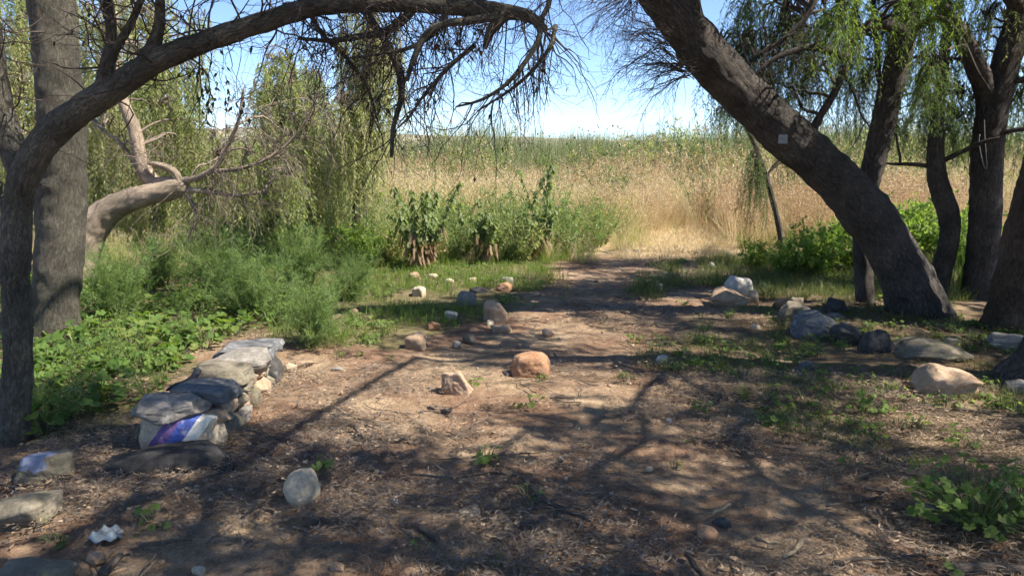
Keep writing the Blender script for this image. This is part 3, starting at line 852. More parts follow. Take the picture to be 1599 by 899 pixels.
# dead twig burst on the underside
o1 = P(1075, 108, 6.3); o2 = P(1050, 60, 6.3); o3 = P(1000, -20, 6.3)
src = np.vstack([np.repeat(o1[None], 46, 0), np.repeat(o2[None], 24, 0), np.repeat(o3[None], 40, 0)]) + rg.normal(size=(110, 3)) * 0.04
d0 = np.vstack([np.tile([[-1.0, -0.1, 0.18]], (46, 1)), np.tile([[-1.0, -0.1, 0.25]], (24, 1)), np.tile([[-0.8, -0.2, -0.15]], (40, 1))]) + rv(110, rg) * 0.7
pl, rr = grow(src, d0, rg.uniform(0.3, 0.8, 110), rg.uniform(0.0028, 0.0055, 110), rg, 9, 0.4, 0.05)
tubes(t4.tw, pl, rr, 4)
p1_, tg1, r1 = along(pl, rr, 560, rg, 0.25)
pl2, rr2 = grow(p1_, tg1 + rv(560, rg) * 0.8 + np.array([-0.1, 0, -0.25]), rg.uniform(0.1, 0.36, 560), np.minimum(r1 * 0.7, 0.003), rg, 7, 0.5, 0.08, 0.45)
tubes(t4.tw, pl2, rr2, 3)
p2_, tg2, r2 = along(pl2, rr2, 560, rg, 0.2)
pl3, rr3 = grow(p2_, tg2 + rv(560, rg) * 0.9, rg.uniform(0.05, 0.18, 560), np.full(560, 0.0013), rg, 5, 0.5, 0.06, 0.6)
tubes(t4.tw, pl3, rr3, 3)
crown_region(t4, [(1190, 20, 7.2, 80, 60, 0.6, 240, 0.4, 1.1, 34, 0.06, 0.008, 0),
                  (1150, 80, 7.3, 55, 50, 0.5, 120, 0.3, 0.7, 32, 0.06, 0.008, 0),
                  (1265, 40, 7.0, 60, 40, 0.5, 150, 0.4, 0.9, 34, 0.06, 0.008, 0),
                  (1315, 5, 6.2, 24, 22, 0.2, 60, 0.35, 0.62, 36, 0.055, 0.009, 1),
                  (1230, 130, 7.4, 80, 30, 0.5, 110, 0.25, 0.6, 28, 0.055, 0.007, 0)])
# thin dry sprays under that crown
p0, tg0, r0 = pick(t4b[1:], 150, rg, 0.2, 1)
pl, rr = grow(p0, rv(150, rg) + np.array([0, 0, -0.2]), rg.uniform(0.2, 0.6, 150), rg.uniform(0.002, 0.004, 150), rg, 8, 0.5, 0.12)
tubes(t4.tw, pl, rr, 3)
p1_, tg1, r1 = along(pl, rr, 500, rg)
pl2, rr2 = grow(p1_, tg1 + rv(500, rg) * 0.8, rg.uniform(0.1, 0.35, 500), np.full(500, 0.0015), rg, 6, 0.45, 0.2, 0.6)
tubes(t4.tw, pl2, rr2, 3)
# small square plate nailed to it
mb = MB()
pc = P(1223.5, 217, 6.30)
tg_ = norm(P(1165, 155, 6.7) - P(1290, 270, 6.8))

# -- slender trunk behind the leaning one
t5 = Tree('tree', 'slender dark trunk crossing behind the massive leaning trunk', G(1352, 488), 'bark_dark', G_R, 0.006, 105)
t5.trunk([(a, b_, c_, w_ * 0.87) for a, b_, c_, w_ in [(1353, 489, 7.3, 31), (1348, 430, 7.3, 29), (1346, 370, 7.3, 30), (1352, 310, 7.3, 34), (1364, 255, 7.3, 37), (1380, 190, 7.3, 39), (1397, 115, 7.3, 41), (1410, 55, 7.3, 44), (1424, -20, 7.3, 42), (1440, -140, 7.3, 34)]], 36, 0.2)
t5b = [t5.branch([(1412, 50, 7.28, 22), (1380, 38, 7.1, 18), (1350, 45, 7.0, 14), (1325, 70, 6.95, 9)], 12),
       t5.branch([(1405, 80, 7.3, 12), (1435, 40, 7.2, 11), (1470, 30, 7.1, 9), (1500, 60, 7.0, 7), (1525, 110, 7.0, 5), (1545, 140, 7.0, 3)], 10),
       t5.branch([(1384, 170, 7.3, 9), (1372, 120, 7.35, 8), (1368, 60, 7.4, 7), (1360, -10, 7.4, 5)], 8)]
crown_region(t5, [(1365, 20, 7.5, 60, 50, 0.5, 150, 0.4, 1.0, 34, 0.065, 0.008, 0),
                  (1350, 100, 7.7, 50, 40, 0.4, 90, 0.3, 0.8, 32, 0.06, 0.008, 0),
                  (1450, -5, 6.4, 45, 22, 0.3, 80, 0.25, 0.55, 32, 0.06, 0.010, 1),
                  (1455, 110, 7.0, 16, 26, 0.15, 60, 0.4, 0.65, 40, 0.06, 0.009, 0),
                  (1430, 60, 7.6, 70, 50, 0.4, 110, 0.3, 0.8, 32, 0.06, 0.008, 0)])

# -- crooked trunk
t6 = Tree('tree', 'crooked dark trunk with an S bend between the leaning trunk and the forked tree', G(1462, 456), 'bark_dark', G_R, 0.006, 106)
t6.trunk([(a, b_, c_, w_ * 0.9) for a, b_, c_, w_ in [(1462, 458, 7.9, 36), (1470, 420, 7.9, 32), (1482, 375, 7.9, 31), (1481, 335, 7.9, 34), (1468, 295, 7.9, 32), (1461, 250, 7.9, 27), (1463, 195, 7.9, 22), (1470, 130, 7.95, 18), (1478, 50, 8.0, 14), (1480, -60, 8.0, 10)]], 30, 0.15)
t6.branch([(1470, 455, 7.92, 22), (1478, 420, 7.95, 18), (1487, 395, 8.0, 13), (1492, 378, 8.0, 4)], 12)
t6.branch([(1464, 255, 7.9, 9), (1500, 238, 7.8, 7), (1535, 222, 7.6, 6), (1560, 215, 7.5, 3)], 8)
t6.branch([(1462, 262, 7.9, 8), (1430, 257, 7.9, 6), (1390, 256, 7.9, 4), (1380, 254, 7.9, 2)], 8)
crown_region(t6, [(1465, 150, 8.1, 60, 40, 0.4, 110, 0.3, 0.75, 32, 0.06, 0.008, 0),
                  (1420, 180, 8.2, 60, 30, 0.4, 80, 0.2, 0.55, 28, 0.06, 0.008, 0),
                  (1500, 190, 8.2, 40, 30, 0.4, 60, 0.3, 0.6, 28, 0.06, 0.008, 0)])
t6.finish(['leaf_dark'])

# -- forked trunk
t7 = Tree('tree', 'dark fissured trunk forking into a V high at the right', G(1530, 466), 'bark_dark', G_R, 0.014, 107)
t7.trunk([(a, b_, c_, w_ * 0.93) for a, b_, c_, w_ in [(1530, 467, 7.8, 54), (1534, 400, 7.8, 48), (1538, 330, 7.8, 46), (1540, 260, 7.8, 46), (1545, 205, 7.8, 46), (1551, 165, 7.8, 46), (1570, 105, 7.8, 40), (1587, 45, 7.8, 38), (1602, -20, 7.8, 36), (1640, -150, 7.8, 30)]], 44, 0.2)
t7b = [t7.branch([(1549, 190, 7.8, 34), (1538, 140, 7.8, 31), (1522, 100, 7.75, 28), (1505, 62, 7.7, 24), (1484, 30, 7.6, 20), (1440, -30, 7.5, 16)], 22),
       t7.branch([(1560, 130, 7.8, 12), (1590, 125, 7.7, 10), (1620, 128, 7.6, 8)], 10),
       t7.branch([(1595, 20, 7.8, 24), (1580, -5, 7.7, 22), (1565, -50, 7.6, 18)], 14),
       t7.branch([(1545, 215, 7.75, 9), (1580, 204, 7.6, 8), (1620, 200, 7.5, 6)], 8)]
crown_region(t7, [(1580, 120, 8.2, 50, 50, 0.4, 110, 0.3, 0.9, 32, 0.065, 0.009, 0),
                  (1500, 80, 8.2, 60, 60, 0.4, 110, 0.3, 0.9, 32, 0.06, 0.008, 0),
                  (1545, 10, 8.0, 50, 30, 0.4, 90, 0.3, 0.8, 32, 0.06, 0.008, 1)])
# -- right-edge trunks
t8 = Tree('tree', 'broad reddish-brown trunk leaning out of the picture at the right edge', G(1562, 512), 'bark_red', G_R, 0.012, 108)
t8.trunk([(1576, 514, 6.3, 72), (1588, 455, 6.3, 70), (1604, 385, 6.3, 72), (1626, 310, 6.3, 70), (1648, 220, 6.3, 66), (1660, 100, 6.3, 60), (1690, -60, 6.3, 50), (1700, -240, 6.2, 40)], 60, 0.18)
t9 = Tree('tree', 'shaded trunk foot cut off by the right edge beside a pale flat stone', G(1645, 596), 'bark_dark', G_R, 0.012, 109)
t9.trunk([(1645, 598, 4.75, 110), (1662, 520, 4.75, 92), (1690, 400, 4.75, 84), (1730, 220, 4.75, 80), (1760, 0, 4.75, 70), (1780, -260, 4.7, 56), (1760, -520, 4.6, 42)], 40, 0.6)

# -- sapling with hanging veil
t10 = Tree('sapling', 'thin leaning sapling with a hanging grey-green veil of leaves below the leaning trunk', G(1222, 393), 'bark_dark', G_R, 0.0, 110)
t10.trunk([(1223, 393, 11.0, 10), (1216, 352, 11.0, 9), (1203, 300, 11.0, 8), (1188, 250, 11.0, 7), (1172, 212, 11.0, 6), (1150, 180, 11.0, 4)], 12, 0.0, step=0.06)
t10.branch([(1215, 350, 11, 6), (1211, 325, 11, 5), (1203, 290, 11.05, 3), (1200, 270, 11.05, 2)], 8)
crown_region(t10, [(1183, 255, 10.9, 17, 34, 0.15, 90, 0.5, 1.0, 36, 0.06, 0.009, 0), (1150, 175, 10.9, 40, 18, 0.3, 80, 0.25, 0.6, 28, 0.06, 0.009, 0),
                   (1230, 235, 11.2, 45, 20, 0.3, 70, 0.2, 0.6, 28, 0.06, 0.008, 0)])
t10.finish(['leaf_dark'])

# -- unseen shade canopy: clumps set along sun rays, left out over the LIT patches
LIT = [gpoly(p) for p in [
    [(380, 610), (470, 588), (560, 572), (700, 566), (900, 572), (1010, 585), (1000, 612), (880, 640), (720, 668), (560, 690), (420, 688), (385, 650)],
    [(820, 490), (900, 470), (1010, 472), (1010, 500), (900, 524), (830, 522)],
    [(1030, 462), (1120, 455), (1210, 472), (1180, 500), (1060, 505)],
    [(1120, 560), (1250, 552), (1250, 575), (1130, 590)],
    [(1430, 585), (1540, 600), (1530, 660), (1400, 640)],
    [(1270, 710), (1380, 705), (1390, 740), (1280, 748)],
    [(1330, 820), (1480, 810), (1520, 850), (1360, 860)],
    [(470, 815), (560, 820), (640, 850), (560, 870), (470, 850)],
    [(780, 690), (960, 690), (980, 720), (800, 740)],
    [(1000, 740), (1080, 735), (1060, 760)],
    [(250, 770), (340, 775), (330, 800), (250, 795)],
    [(40, 520), (150, 495), (420, 505), (350, 548), (140, 585), (40, 580)],
    [(560, 430), (760, 430), (800, 462), (640, 470), (560, 462)],
    [(200, 400), (480, 395), (560, 420), (520, 455), (250, 440)],
    [(330, 560), (400, 545), (420, 600), (360, 640), (320, 620)],
    [(1250, 470), (1290, 462), (1300, 480), (1255, 485)],
    [(1380, 515), (1450, 512), (1450, 530), (1390, 532)],
    [(1020, 600), (1110, 610), (1100, 640), (1010, 640)],
    [(1200, 900), (1300, 880), (1350, 930), (1200, 940)],
]]
rc = np.random.default_rng(77)
gx, gy = np.meshgrid(np.arange(-5.2, 7.5, 0.42), np.arange(0.6, 10.4, 0.42))
cl = []
for lay in range(3):
    x = gx.ravel() + rc.uniform(-0.21, 0.21, gx.size); y = gy.ravel() + rc.uniform(-0.21, 0.21, gx.size)
    lit = np.zeros(len(x), bool)
    for hh_ in (0.1, 0.45, 0.7):
        ox, oy = hh_ / tan(SUN_EL) * cos(SUN_AZ), hh_ / tan(SUN_EL) * sin(SUN_AZ)
        for pg in LIT: lit |= inpoly(x + ox, y + oy, pg)
    lit |= (y > 8.6) & ((x < 0.55) | (x > 3.0))
    # random small gaps too
    gap = vn(np.stack([x, y, np.zeros_like(x)], -1), 2.3, 88) > np.where((x < -1.1) & (y > 4.2), -0.55, np.where(y < 4.7, 0.36, 0.22))
    lim = 10.45 - 0.25 * np.clip(-x, 0, 4) - np.clip(-x - 1.0, 0, 4) * 0.9
    keep = ~lit & ~gap & (y < lim)
    x, y = x[keep], y[keep]
    z = rc.uniform(3.4, 4.3, len(x)) + 0.75 * lay
    for _ in range(40):
        cx = x + z / tan(SUN_EL) * cos(SUN_AZ); cy = y + z / tan(SUN_EL) * sin(SUN_AZ)
        u, v, f = proj(np.stack([cx, cy, z - 0.75], -1))
        bad = (f > 0.1) & (v > -25) & (u > -120) & (u < 1720)
        if not bad.any(): break
        z[bad] += 0.15
    cl.append(np.stack([cx, cy, z], -1))
cl = np.concatenate(cl)
hosts = [t2, t4, t5, t7, t8, t9]
hp = np.array([t.hub[:3] for t in hosts])
own = np.argmin((((cl[:, None] - hp[None]) * np.array([1, 1, 0.4])) ** 2).sum(-1), 1)
for ti, t in enumerate(hosts):
    q = cl[own == ti]
    if len(q) == 0: continue
    nodes = np.vstack([t.hub[:3], q])
    n = len(nodes)
    par = np.full(n, -1); dist = np.full(n, 1e9); intree = np.zeros(n, bool)
    depth_c = np.zeros(n)
    cur = 0; intree[0] = True; order = [0]
    for _ in range(n - 1):
        dd = np.linalg.norm(nodes - nodes[cur], axis=1) + 0.35 * depth_c[cur]
        upd = (~intree) & (dd < dist)
        dist[upd] = dd[upd]; par[upd] = cur
        dist2 = np.where(intree, 1e9, dist)
        nxt = int(np.argmin(dist2))
        depth_c[nxt] = depth_c[par[nxt]] + np.linalg.norm(nodes[nxt] - nodes[par[nxt]])
        intree[nxt] = True; order.append(nxt); cur = nxt
    cnt = np.ones(n)
    for k in order[::-1]:
        if par[k] >= 0: cnt[par[k]] += cnt[k]
    ks = np.arange(1, n)
    a, b_ = nodes[par[ks]], nodes[ks]
    tt = np.linspace(0, 1, 7)[None, :, None]
    pl = a[:, None] * (1 - tt) + b_[:, None] * tt + np.sin(tt * pi) * (rc.normal(size=(n - 1, 1, 3)) * 0.06)
    r1_ = np.minimum(0.0042 * np.sqrt(cnt[ks]) + 0.002, 0.026)
    tubes(t.tw, pl, r1_[:, None] * np.linspace(1.1, 1.0, 7)[None], 6)
    st_ = np.repeat(q, 9, 0) + rc.normal(size=(len(q) * 9, 3)) * np.array([0.17, 0.17, 0.08])
    strands(t.tw, t.lf, st_, rc.uniform(0.35, 0.7, len(st_)), rc, 34, 0.10, 0.0175, out=0.3, mi=2 if t in (t4, t5, t7) else 0, n=5)  # foliage added out of view to shade the floor, part of each crown
t1.finish(['leaf_shrivel'])
t2.finish(['leaf_shade_canopy'])
t4.finish(['leaf_dark', 'leaf_bush', 'leaf_shade_canopy'])
t5.finish(['leaf_dark', 'leaf_bush', 'leaf_shade_canopy'])
t7.finish(['leaf_dark', 'leaf_weep', 'leaf_shade_canopy'])
t8.finish(['leaf_shade_canopy']); t9.finish(['leaf_shade_canopy'])

# small plate on the leaning trunk, wire on the forked trunk
def frame_from(nrm, up):
    nrm = norm(np.array(nrm, float)); r = norm(np.cross(up, nrm)); u = np.cross(nrm, r)
    return r, u, nrm
# nearest trunk surface along the view ray
def hit_depth(px, py, L):
    r = norm(ray(px, py)); o = np.array([0, 0, EYE])
    best = 1e9
    for row in L:
        w = row[:3] - o; t_ = w.dot(r); dd = np.linalg.norm(w - r * t_)
        if dd < row[3]:
            best = min(best, t_ - math.sqrt(max(row[3] ** 2 - dd ** 2, 0)))
    return o + r * best
pc = hit_depth(1223.5, 217, t4.polys[0])
vdir = norm(np.array([0, 0, EYE]) - pc)
r_, u_, n_ = frame_from(vdir + np.array([-0.15, 0, -0.1]), np.array([0, 0, 1.0]))
s = 0.037
pc = pc + n_ * 0.032
def slab(mb, c, r, u, n, hw, hh, th, mi=0):
    V = []
    for k in (-1, 1):
        for a, b2 in ((-1, -1), (1, -1), (1, 1), (-1, 1)):
            V.append(c + r * a * hw + u * b2 * hh + n * k * th / 2)
    mb.add(V, [[3, 2, 1, 0], [4, 5, 6, 7], [0, 1, 5, 4], [1, 2, 6, 5], [2, 3, 7, 6], [3, 0, 4, 7]], mi=mi)
mplate = plain_mat('plate', (0.24, 0.25, 0.26), 0.5, 0.15, 40)
mmark = plain_mat('plate_mark', (0.20, 0.22, 0.24), 0.5, 0.1, 40)
pr = empty('tree_plate', pc, 'small square grey plate fixed to the massive leaning trunk', 'sign')
mb = MB(); slab(mb, pc, r_, u_, n_, s, s, 0.004); mb.build('plate', mplate, pr, smooth=False)
mb = MB(); slab(mb, pc + n_ * 0.0035 + r_ * 0.004, r_, u_, n_, 0.015, 0.006, 0.002); slab(mb, pc + n_ * 0.0037 - r_ * 0.010 + u_ * 0.012, r_, u_, n_, 0.005, 0.010, 0.002)
mb.build('printed_mark', mmark, pr, smooth=False)
w0 = hit_depth(1537, 200, t7.polys[0])[1] - 0.055
wp = [P(1530, 210, w0), P(1529, 225, w0), P(1534, 250, w0), P(1537, 260, w0), P(1541, 263, w0), P(1540, 240, w0), P(1538, 215, w0), P(1537, 188, w0)]
L = spline(np.array(wp), 0.02)
mb = MB(); tube(mb, L, np.full(len(L), 0.0035), 6)
tag(mb.build('wire', plain_mat('wire_metal', (0.30, 0.29, 0.27), 0.4, 0.1)), 'bent pale wire hooked on the forked trunk', 'wire')

# ------------------------------------------------------------------ rocks
import bmesh
def ico(sub):
    bm = bmesh.new(); bmesh.ops.create_icosphere(bm, subdivisions=sub, radius=1.0)
    V = np.array([v.co[:] for v in bm.verts]); T = np.array([[v.index for v in f.verts] for f in bm.faces]); bm.free()
    return V, T
ICO5 = ico(5); ICO4 = ico(4); ICO3 = ico(3)

def rock_mesh(name, dims, mat, seed, blocky=0.3, rough=0.10, tilt=0.0, cuts=5, sub=4, taper=1.0, ridge=False):
    rng = np.random.default_rng(seed)
    V, T = (ICO5 if sub == 5 else ICO4 if sub == 4 else ICO3)
    V = V.copy()
    # rounded polytope: soft minimum over random and boxy cutting planes
    pn = [norm(rng.normal(size=3)) for _ in range(9 + cuts)]
    pd = [rng.uniform(0.74, 1.0) for _ in pn]
    for ax_ in np.vstack([np.eye(3), -np.eye(3)]):
        pn.append(norm(ax_ + rng.normal(size=3) * 0.16)); pd.append(1.0 - 0.42 * blocky + rng.uniform(-0.06, 0.06))
    pw = 6 + 50 * blocky ** 1.5
    dt = np.maximum(V @ np.array(pn).T, 0) / np.array(pd)
    rad_ = (dt ** pw).sum(1) ** (-1 / pw)
    V = V * (rad_ * (0.35 + 0.65 * min(1, blocky * 2 + 0.25)) + 1.0 * (0.65 - 0.65 * min(1, blocky * 2 + 0.25)))[:, None]
    V = V + norm(V) * (rough * 0.8 * fbm(V + seed * 3.1, 1.3, 4, seed) + rough * 0.35 * np.abs(vn(V + seed, 4, seed + 1)) - rough * 0.5 * np.clip(vn(V + seed, 2.3, seed + 2) - 0.45, 0, 1) + rough * 0.16 * vn(V * np.array([1, 1, 3.0]) + seed, 9, seed + 3))[:, None]
    zt = (V[:, 2:3] - V[:, 2].min()) / (V[:, 2].max() - V[:, 2].min())
    V[:, :2] *= 1 - rng.uniform(0.05, 0.38) * taper * zt
    V[:, 0] += taper * rng.uniform(-0.3, 0.3) * zt[:, 0]
    V = V - (V.max(0) + V.min(0)) / 2
    if ridge:
        xn = V[:, 0] / np.abs(V[:, 0]).max()
        up_ = V[:, 2] > 0
        V[:, 2] = np.where(up_, V[:, 2] * np.interp(xn, [-1, -0.75, -0.25, 0.35, 1], [0.35, 0.7, 1.15, 0.85, 0.30]), V[:, 2])
        V = V - (V.max(0) + V.min(0)) / 2
    V = V / (V.max(0) - V.min(0)) * np.array(dims)
    if tilt:
        c, s = cos(tilt), sin(tilt)
        V = V @ np.array([[c, 0, -s], [0, 1, 0], [s, 0, c]]).T
    mb = MB(); mb.add(V, None, T)
    return mb.mesh(name, mat)

def stone(px, py, w, h, mat, label, seed, blocky=0.3, rough=0.10, sink=0.15, depth=None, rot=0.0, tilt=0.0, cuts=5, cat='stone', name='stone', group=None, sub=4):
    """px,py: the middle of the foot in the photograph; w,h: its size there"""
    x, y = G(px, py)
    z0 = float(h2(x, y))
    d = math.hypot(x, y)
    s = y / FPX * 1.0
    W_ = w * s; H_ = h * s / cos(PITCH)
    D_ = depth if depth else W_ * 0.8
    Hh = max(H_ - 0.28 * D_ * (EYE / max(d, 1)), 0.4 * H_)
    full = Hh / (1 - sink)
    y2 = y + D_ * 0.38
    z0 = float(h2(x, y2))
    me = rock_mesh(name, (W_, D_, full), mat, seed, blocky, rough, tilt, cuts, sub, min(1.0, max(0.0, (blocky - 0.25) * 2.5)), seed in (533, 520, 532, 525))
    o = link(name, me, None, (x * y2 / y, y2, z0 + full * 0.5 - full * sink))
    o.rotation_euler = (0, 0, rot)
    return tag(o, label, cat, group)

ST = [
 # px   py   w   h   mat          label
 (828, 587, 67, 42, 'rock_orange', 'rounded orange-brown boulder in the middle of the path with a green sprig', 1, .1, .06, 0),
 (717, 617, 58, 42, 'rock_tan', 'angular tan stone lying left of the rounded orange boulder', 2, .55, .10, 0),
 (650, 547, 34, 27, 'rock_tan', 'tan rounded stone at the edge of the grass, left of the path', 3, .2, .10, .3),
 (774, 504, 40, 34, 'rock_tan', 'largest grey-tan boulder at the left grass edge of the path', 4, .35, .07, 0),
 (728, 485, 34, 26, 'rock_grey', 'rounded grey stone in the grass left of the largest grass-edge boulder', 5, .2, .08, 0),
 (655, 467, 22, 18, 'rock_pale', 'pale sunlit stone alone in the bright grass', 6, .3, .1, .3),
 (788, 461, 30, 15, 'rock_orange', 'flat brown stone at the far grass edge under a smaller grey one', 7, .3, .1, .2),
 (749, 464, 32, 10, 'rock_dark', 'flat dark slab lying in grass beside the flat brown stone', 8, .6, .08, 0),
 (791, 447, 22, 10, 'rock_grey', 'small grey stone behind the flat brown stone at the grass edge', 9, .2, .1, 0),
 (706, 504, 24, 15, 'rock_white', 'whitish stone half sunk in shaded grass', 10, .2, .1, 0),
 (677, 518, 22, 13, 'rock_orange', 'brown stone in grass behind the tan rounded stone', 11, .3, .1, 0),
 (783, 519, 36, 13, 'rock_tan', 'low tan stone in front of the largest grass-edge boulder', 12, .3, .1, 0),
 (733, 535, 24, 15, 'rock_moss', 'mossy stone in shade just short of the grass', 13, .3, .1, 0),
 (713, 541, 16, 12, 'rock_grey', 'small dull stone next to the mossy stone in shade', 14, .3, .1, 0),
 (739, 446, 15, 9, 'rock_pale', 'small pale stone at the far edge of the bright grass', 15, .2, .1, 0),
 (647, 437, 22, 12, 'rock_tan', 'tan stone at the foot of the brown-skirted weed', 16, .2, .1, 0),
 (675, 437, 20, 9, 'rock_pale', 'pale low stone right of the brown-skirted weed foot', 17, .2, .1, 0),
 (702, 447, 16, 9, 'rock_pale', 'pale pebble midway between two weeds at the grass edge', 18, .2, .1, 0),
 (856, 522, 20, 11, 'rock_tan', 'small tan stone out on the path right of the grass edge', 19, .3, .1, 0),
 (1138, 480, 66, 33, 'rock_tan', 'big sunlit tan boulder across the path with a pale one behind', 20, .3, .09, 0),
 (1153, 462, 42, 30, 'rock_white', 'whitish rounded boulder behind the big sunlit tan boulder', 21, .2, .06, 0),
 (1174, 472, 20, 19, 'rock_pale', 'pale stone tucked against the right side of the big sunlit boulder', 22, .3, .1, 0),
 (1240, 508, 52, 36, 'rock_moss', 'brown rounded boulder at the left end of the stone border', 23, .4, .08, 0),
 (1305, 489, 36, 26, 'rock_dark', 'round dark stone on top of the stone border', 24, .3, .1, 0),
 (1277, 530, 84, 42, 'rock_slate', 'large slanting blue-grey slab in the stone border', 25, .45, .08, -.3),
 (1321, 539, 56, 34, 'rock_dark', 'square dark block in the stone border', 26, .75, .08, 0),
 (1366, 553, 46, 40, 'rock_dark', 'rounded dark boulder at the right end of the stone border', 27, .35, .07, 0),
 (1302, 501, 34, 14, 'rock_grey', 'grey flat stone between the round dark stone and the slab', 28, .5, .1, 0),
 (1222, 482, 30, 16, 'rock_orange', 'orange-brown stone behind the brown boulder of the border', 29, .5, .1, 0),
 (1244, 476, 20, 11, 'rock_pale', 'small pale stone behind the stone border', 30, .3, .1, 0),
 (1273, 497, 18, 14, 'rock_moss', 'small mossy stone wedged behind the slanting slab', 31, .3, .1, 0),
 (1447, 566, 118, 38, 'rock_moss', 'long low grey-brown boulder behind the big wedge-shaped rock', 32, .35, .10, 0),
 (1468, 620, 98, 58, 'rock_tan', 'big wedge-shaped tan rock in the sunny patch at right', 33, .25, .10, .12),
 (1487, 544, 26, 13, 'rock_pale', 'pale low stone behind the long grey-brown boulder', 34, .2, .1, 0),
 (1572, 550, 78, 24, 'rock_grey', 'flat grey slab in front of the reddish trunk', 35, .5, .08, 0),
 (1588, 618, 48, 24, 'rock_grey', 'flat pale-grey stone at the right edge by the shaded trunk foot', 36, .6, .07, 0),
 (1032, 567, 22, 15, 'rock_white', 'whitish stone in grass right of the path', 37, .4, .1, 0),
 (1114, 641, 20, 11, 'rock_orange', 'small pinkish stone in the dry litter right of the path', 38, .3, .1, 0),
 (1104, 843, 36, 27, 'rock_orange', 'orange-brown fist-sized stone near the bottom of the picture', 39, .45, .08, 0),
 (1129, 822, 34, 20, 'rock_dark', 'dark stone right behind the orange-brown fist-sized stone', 40, .4, .1, 0),
 (733, 808, 40, 15, 'rock_pale', 'pale yellowish oval stone on the dark litter', 41, .15, .05, 0),
 (474, 793, 58, 64, 'rock_pale', 'large pale egg-shaped stone standing right of the stone wall', 42, -.04, .045, .12),
 (73, 756, 98, 58, 'rock_grey', 'grey-brown boulder with a blue paint patch on top', 43, .2, .08, 0),
 (40, 822, 112, 50, 'rock_moss', 'long grey-tan boulder at the left edge', 44, .4, .08, 0),
 (62, 925, 130, 62, 'rock_moss', 'mossy boulder cut off by the bottom left corner', 45, .2, .09, 0),
 (151, 873, 32, 20, 'rock_tan', 'small tan stone beside the torn plastic', 46, .35, .08, 0),
 (310, 891, 24, 15, 'rock_pale', 'small pale stone left of the bottom middle, by the thin sticks', 47, .3, .1, 0),
 (528, 893, 26, 19, 'rock_tan', 'tan stone at the bottom edge below the egg-shaped stone', 48, .2, .1, 0),
 (453, 584, 22, 13, 'rock_pale', 'small pale stone by the far end of the stone wall', 49, .2, .08, 0),
 (476, 577, 30, 9, 'rock_tan', 'flat tan stone sunk behind the pale stone by the wall end', 50, .2, .1, 0),
 (528, 585, 22, 8, 'rock_grey', 'flat grey stone bedded in the path right of the wall end', 51, .2, .1, 0),
 (617, 789, 11, 10, 'rock_white', 'white pebble between the egg-shaped stone and the yellowish oval', 52, .1, .06, 0),
 (308, 771, 11, 9, 'rock_pale', 'pale pebble in front of the dark wall base', 53, .1, .06, 0),
 (1044, 659, 10, 8, 'rock_white', 'white pebble on the sunny litter right of the diagonal shadow', 54, .1, .06, 0),
 (1014, 737, 12, 7, 'rock_pale', 'pale pebble in the shade right of the middle', 55, .1, .06, 0),
 (1450, 792, 24, 14, 'rock_white', 'whitish flat stone under the mallow leaves', 56, .4, .08, 0),
 (882, 862, 12, 9, 'rock_grey', 'grey pebble at the bottom right of the middle', 57, .1, .06, 0),
 (845, 816, 10, 8, 'rock_grey', 'small grey pebble near the forked stick', 58, .1, .06, 0),
 (1110, 422, 13, 12, 'rock_white', 'white stone in the far grass right of the path mouth', 59, .2, .08, 0),
 (1030, 455, 9, 9, 'rock_white', 'tiny white stone at the far right edge of the path', 60, .2, .08, 0),
 (1108, 330, 36, 14, 'rock_grey', 'grey stone heap in the dry grass of the field', 61, .4, .12, 0),
 (1398, 470, 30, 14, 'rock_pale', 'pale stone between the slender trunk and the leaning trunk', 62, .3, .1, 0),
 (553, 492, 14, 11, 'rock_tan', 'tan stone among grass beside the feathery bush', 63, .2, .1, 0),
 (1180, 512, 16, 8, 'rock_pale', 'small pale chip in weeds left of the stone border', 64, .3, .1, 0),
 (1255, 573, 30, 12, 'rock_slate', 'grey pointed flake lying in weeds below the stone border', 65, .6, .1, .25),
 (765, 512, 15, 12, 'rock_pale', 'small pale stone touching the foot of the largest grass-edge boulder', 66, .3, .1, 0),
]
for (px, py, w, h, mt, lab, sd, bl, ro, tl) in ST:
    o = stone(px, py, w, h, M[mt], lab, 500 + sd, bl + 0.12, ro * 1.5, 0.27, None, 0.0 if w > 40 else RNG.uniform(-0.5, 0.5), tl, 5 if bl > .25 else 3, cat='stone', sub=5 if w > 44 else 4 if w > 20 else 3)
    if sd == 43: painted = o

def paint_mat(name, base, cond_builder):
    """a stone material with paint laid over part of it"""
    m = base.copy(); m.name = name
    nt = m.node_tree
    b = [n for n in nt.nodes if n.type == 'BSDF_PRINCIPLED'][0]
    src = b.inputs['Base Color'].links[0].from_socket
    tc = N(nt, 'ShaderNodeTexCoord')
    sep = N(nt, 'ShaderNodeSeparateXYZ')
    nz = N(nt, 'ShaderNodeTexNoise', i_Scale=26.0, i_Detail=4.0)
    nt.links.new(tc.outputs['Object'], nz.inputs['Vector'])
    nt.links.new(tc.outputs['Object'], sep.inputs[0])
    c = cond_builder(nt, src, sep, nz)
    nt.links.new(c, b.inputs['Base Color'])
    return m

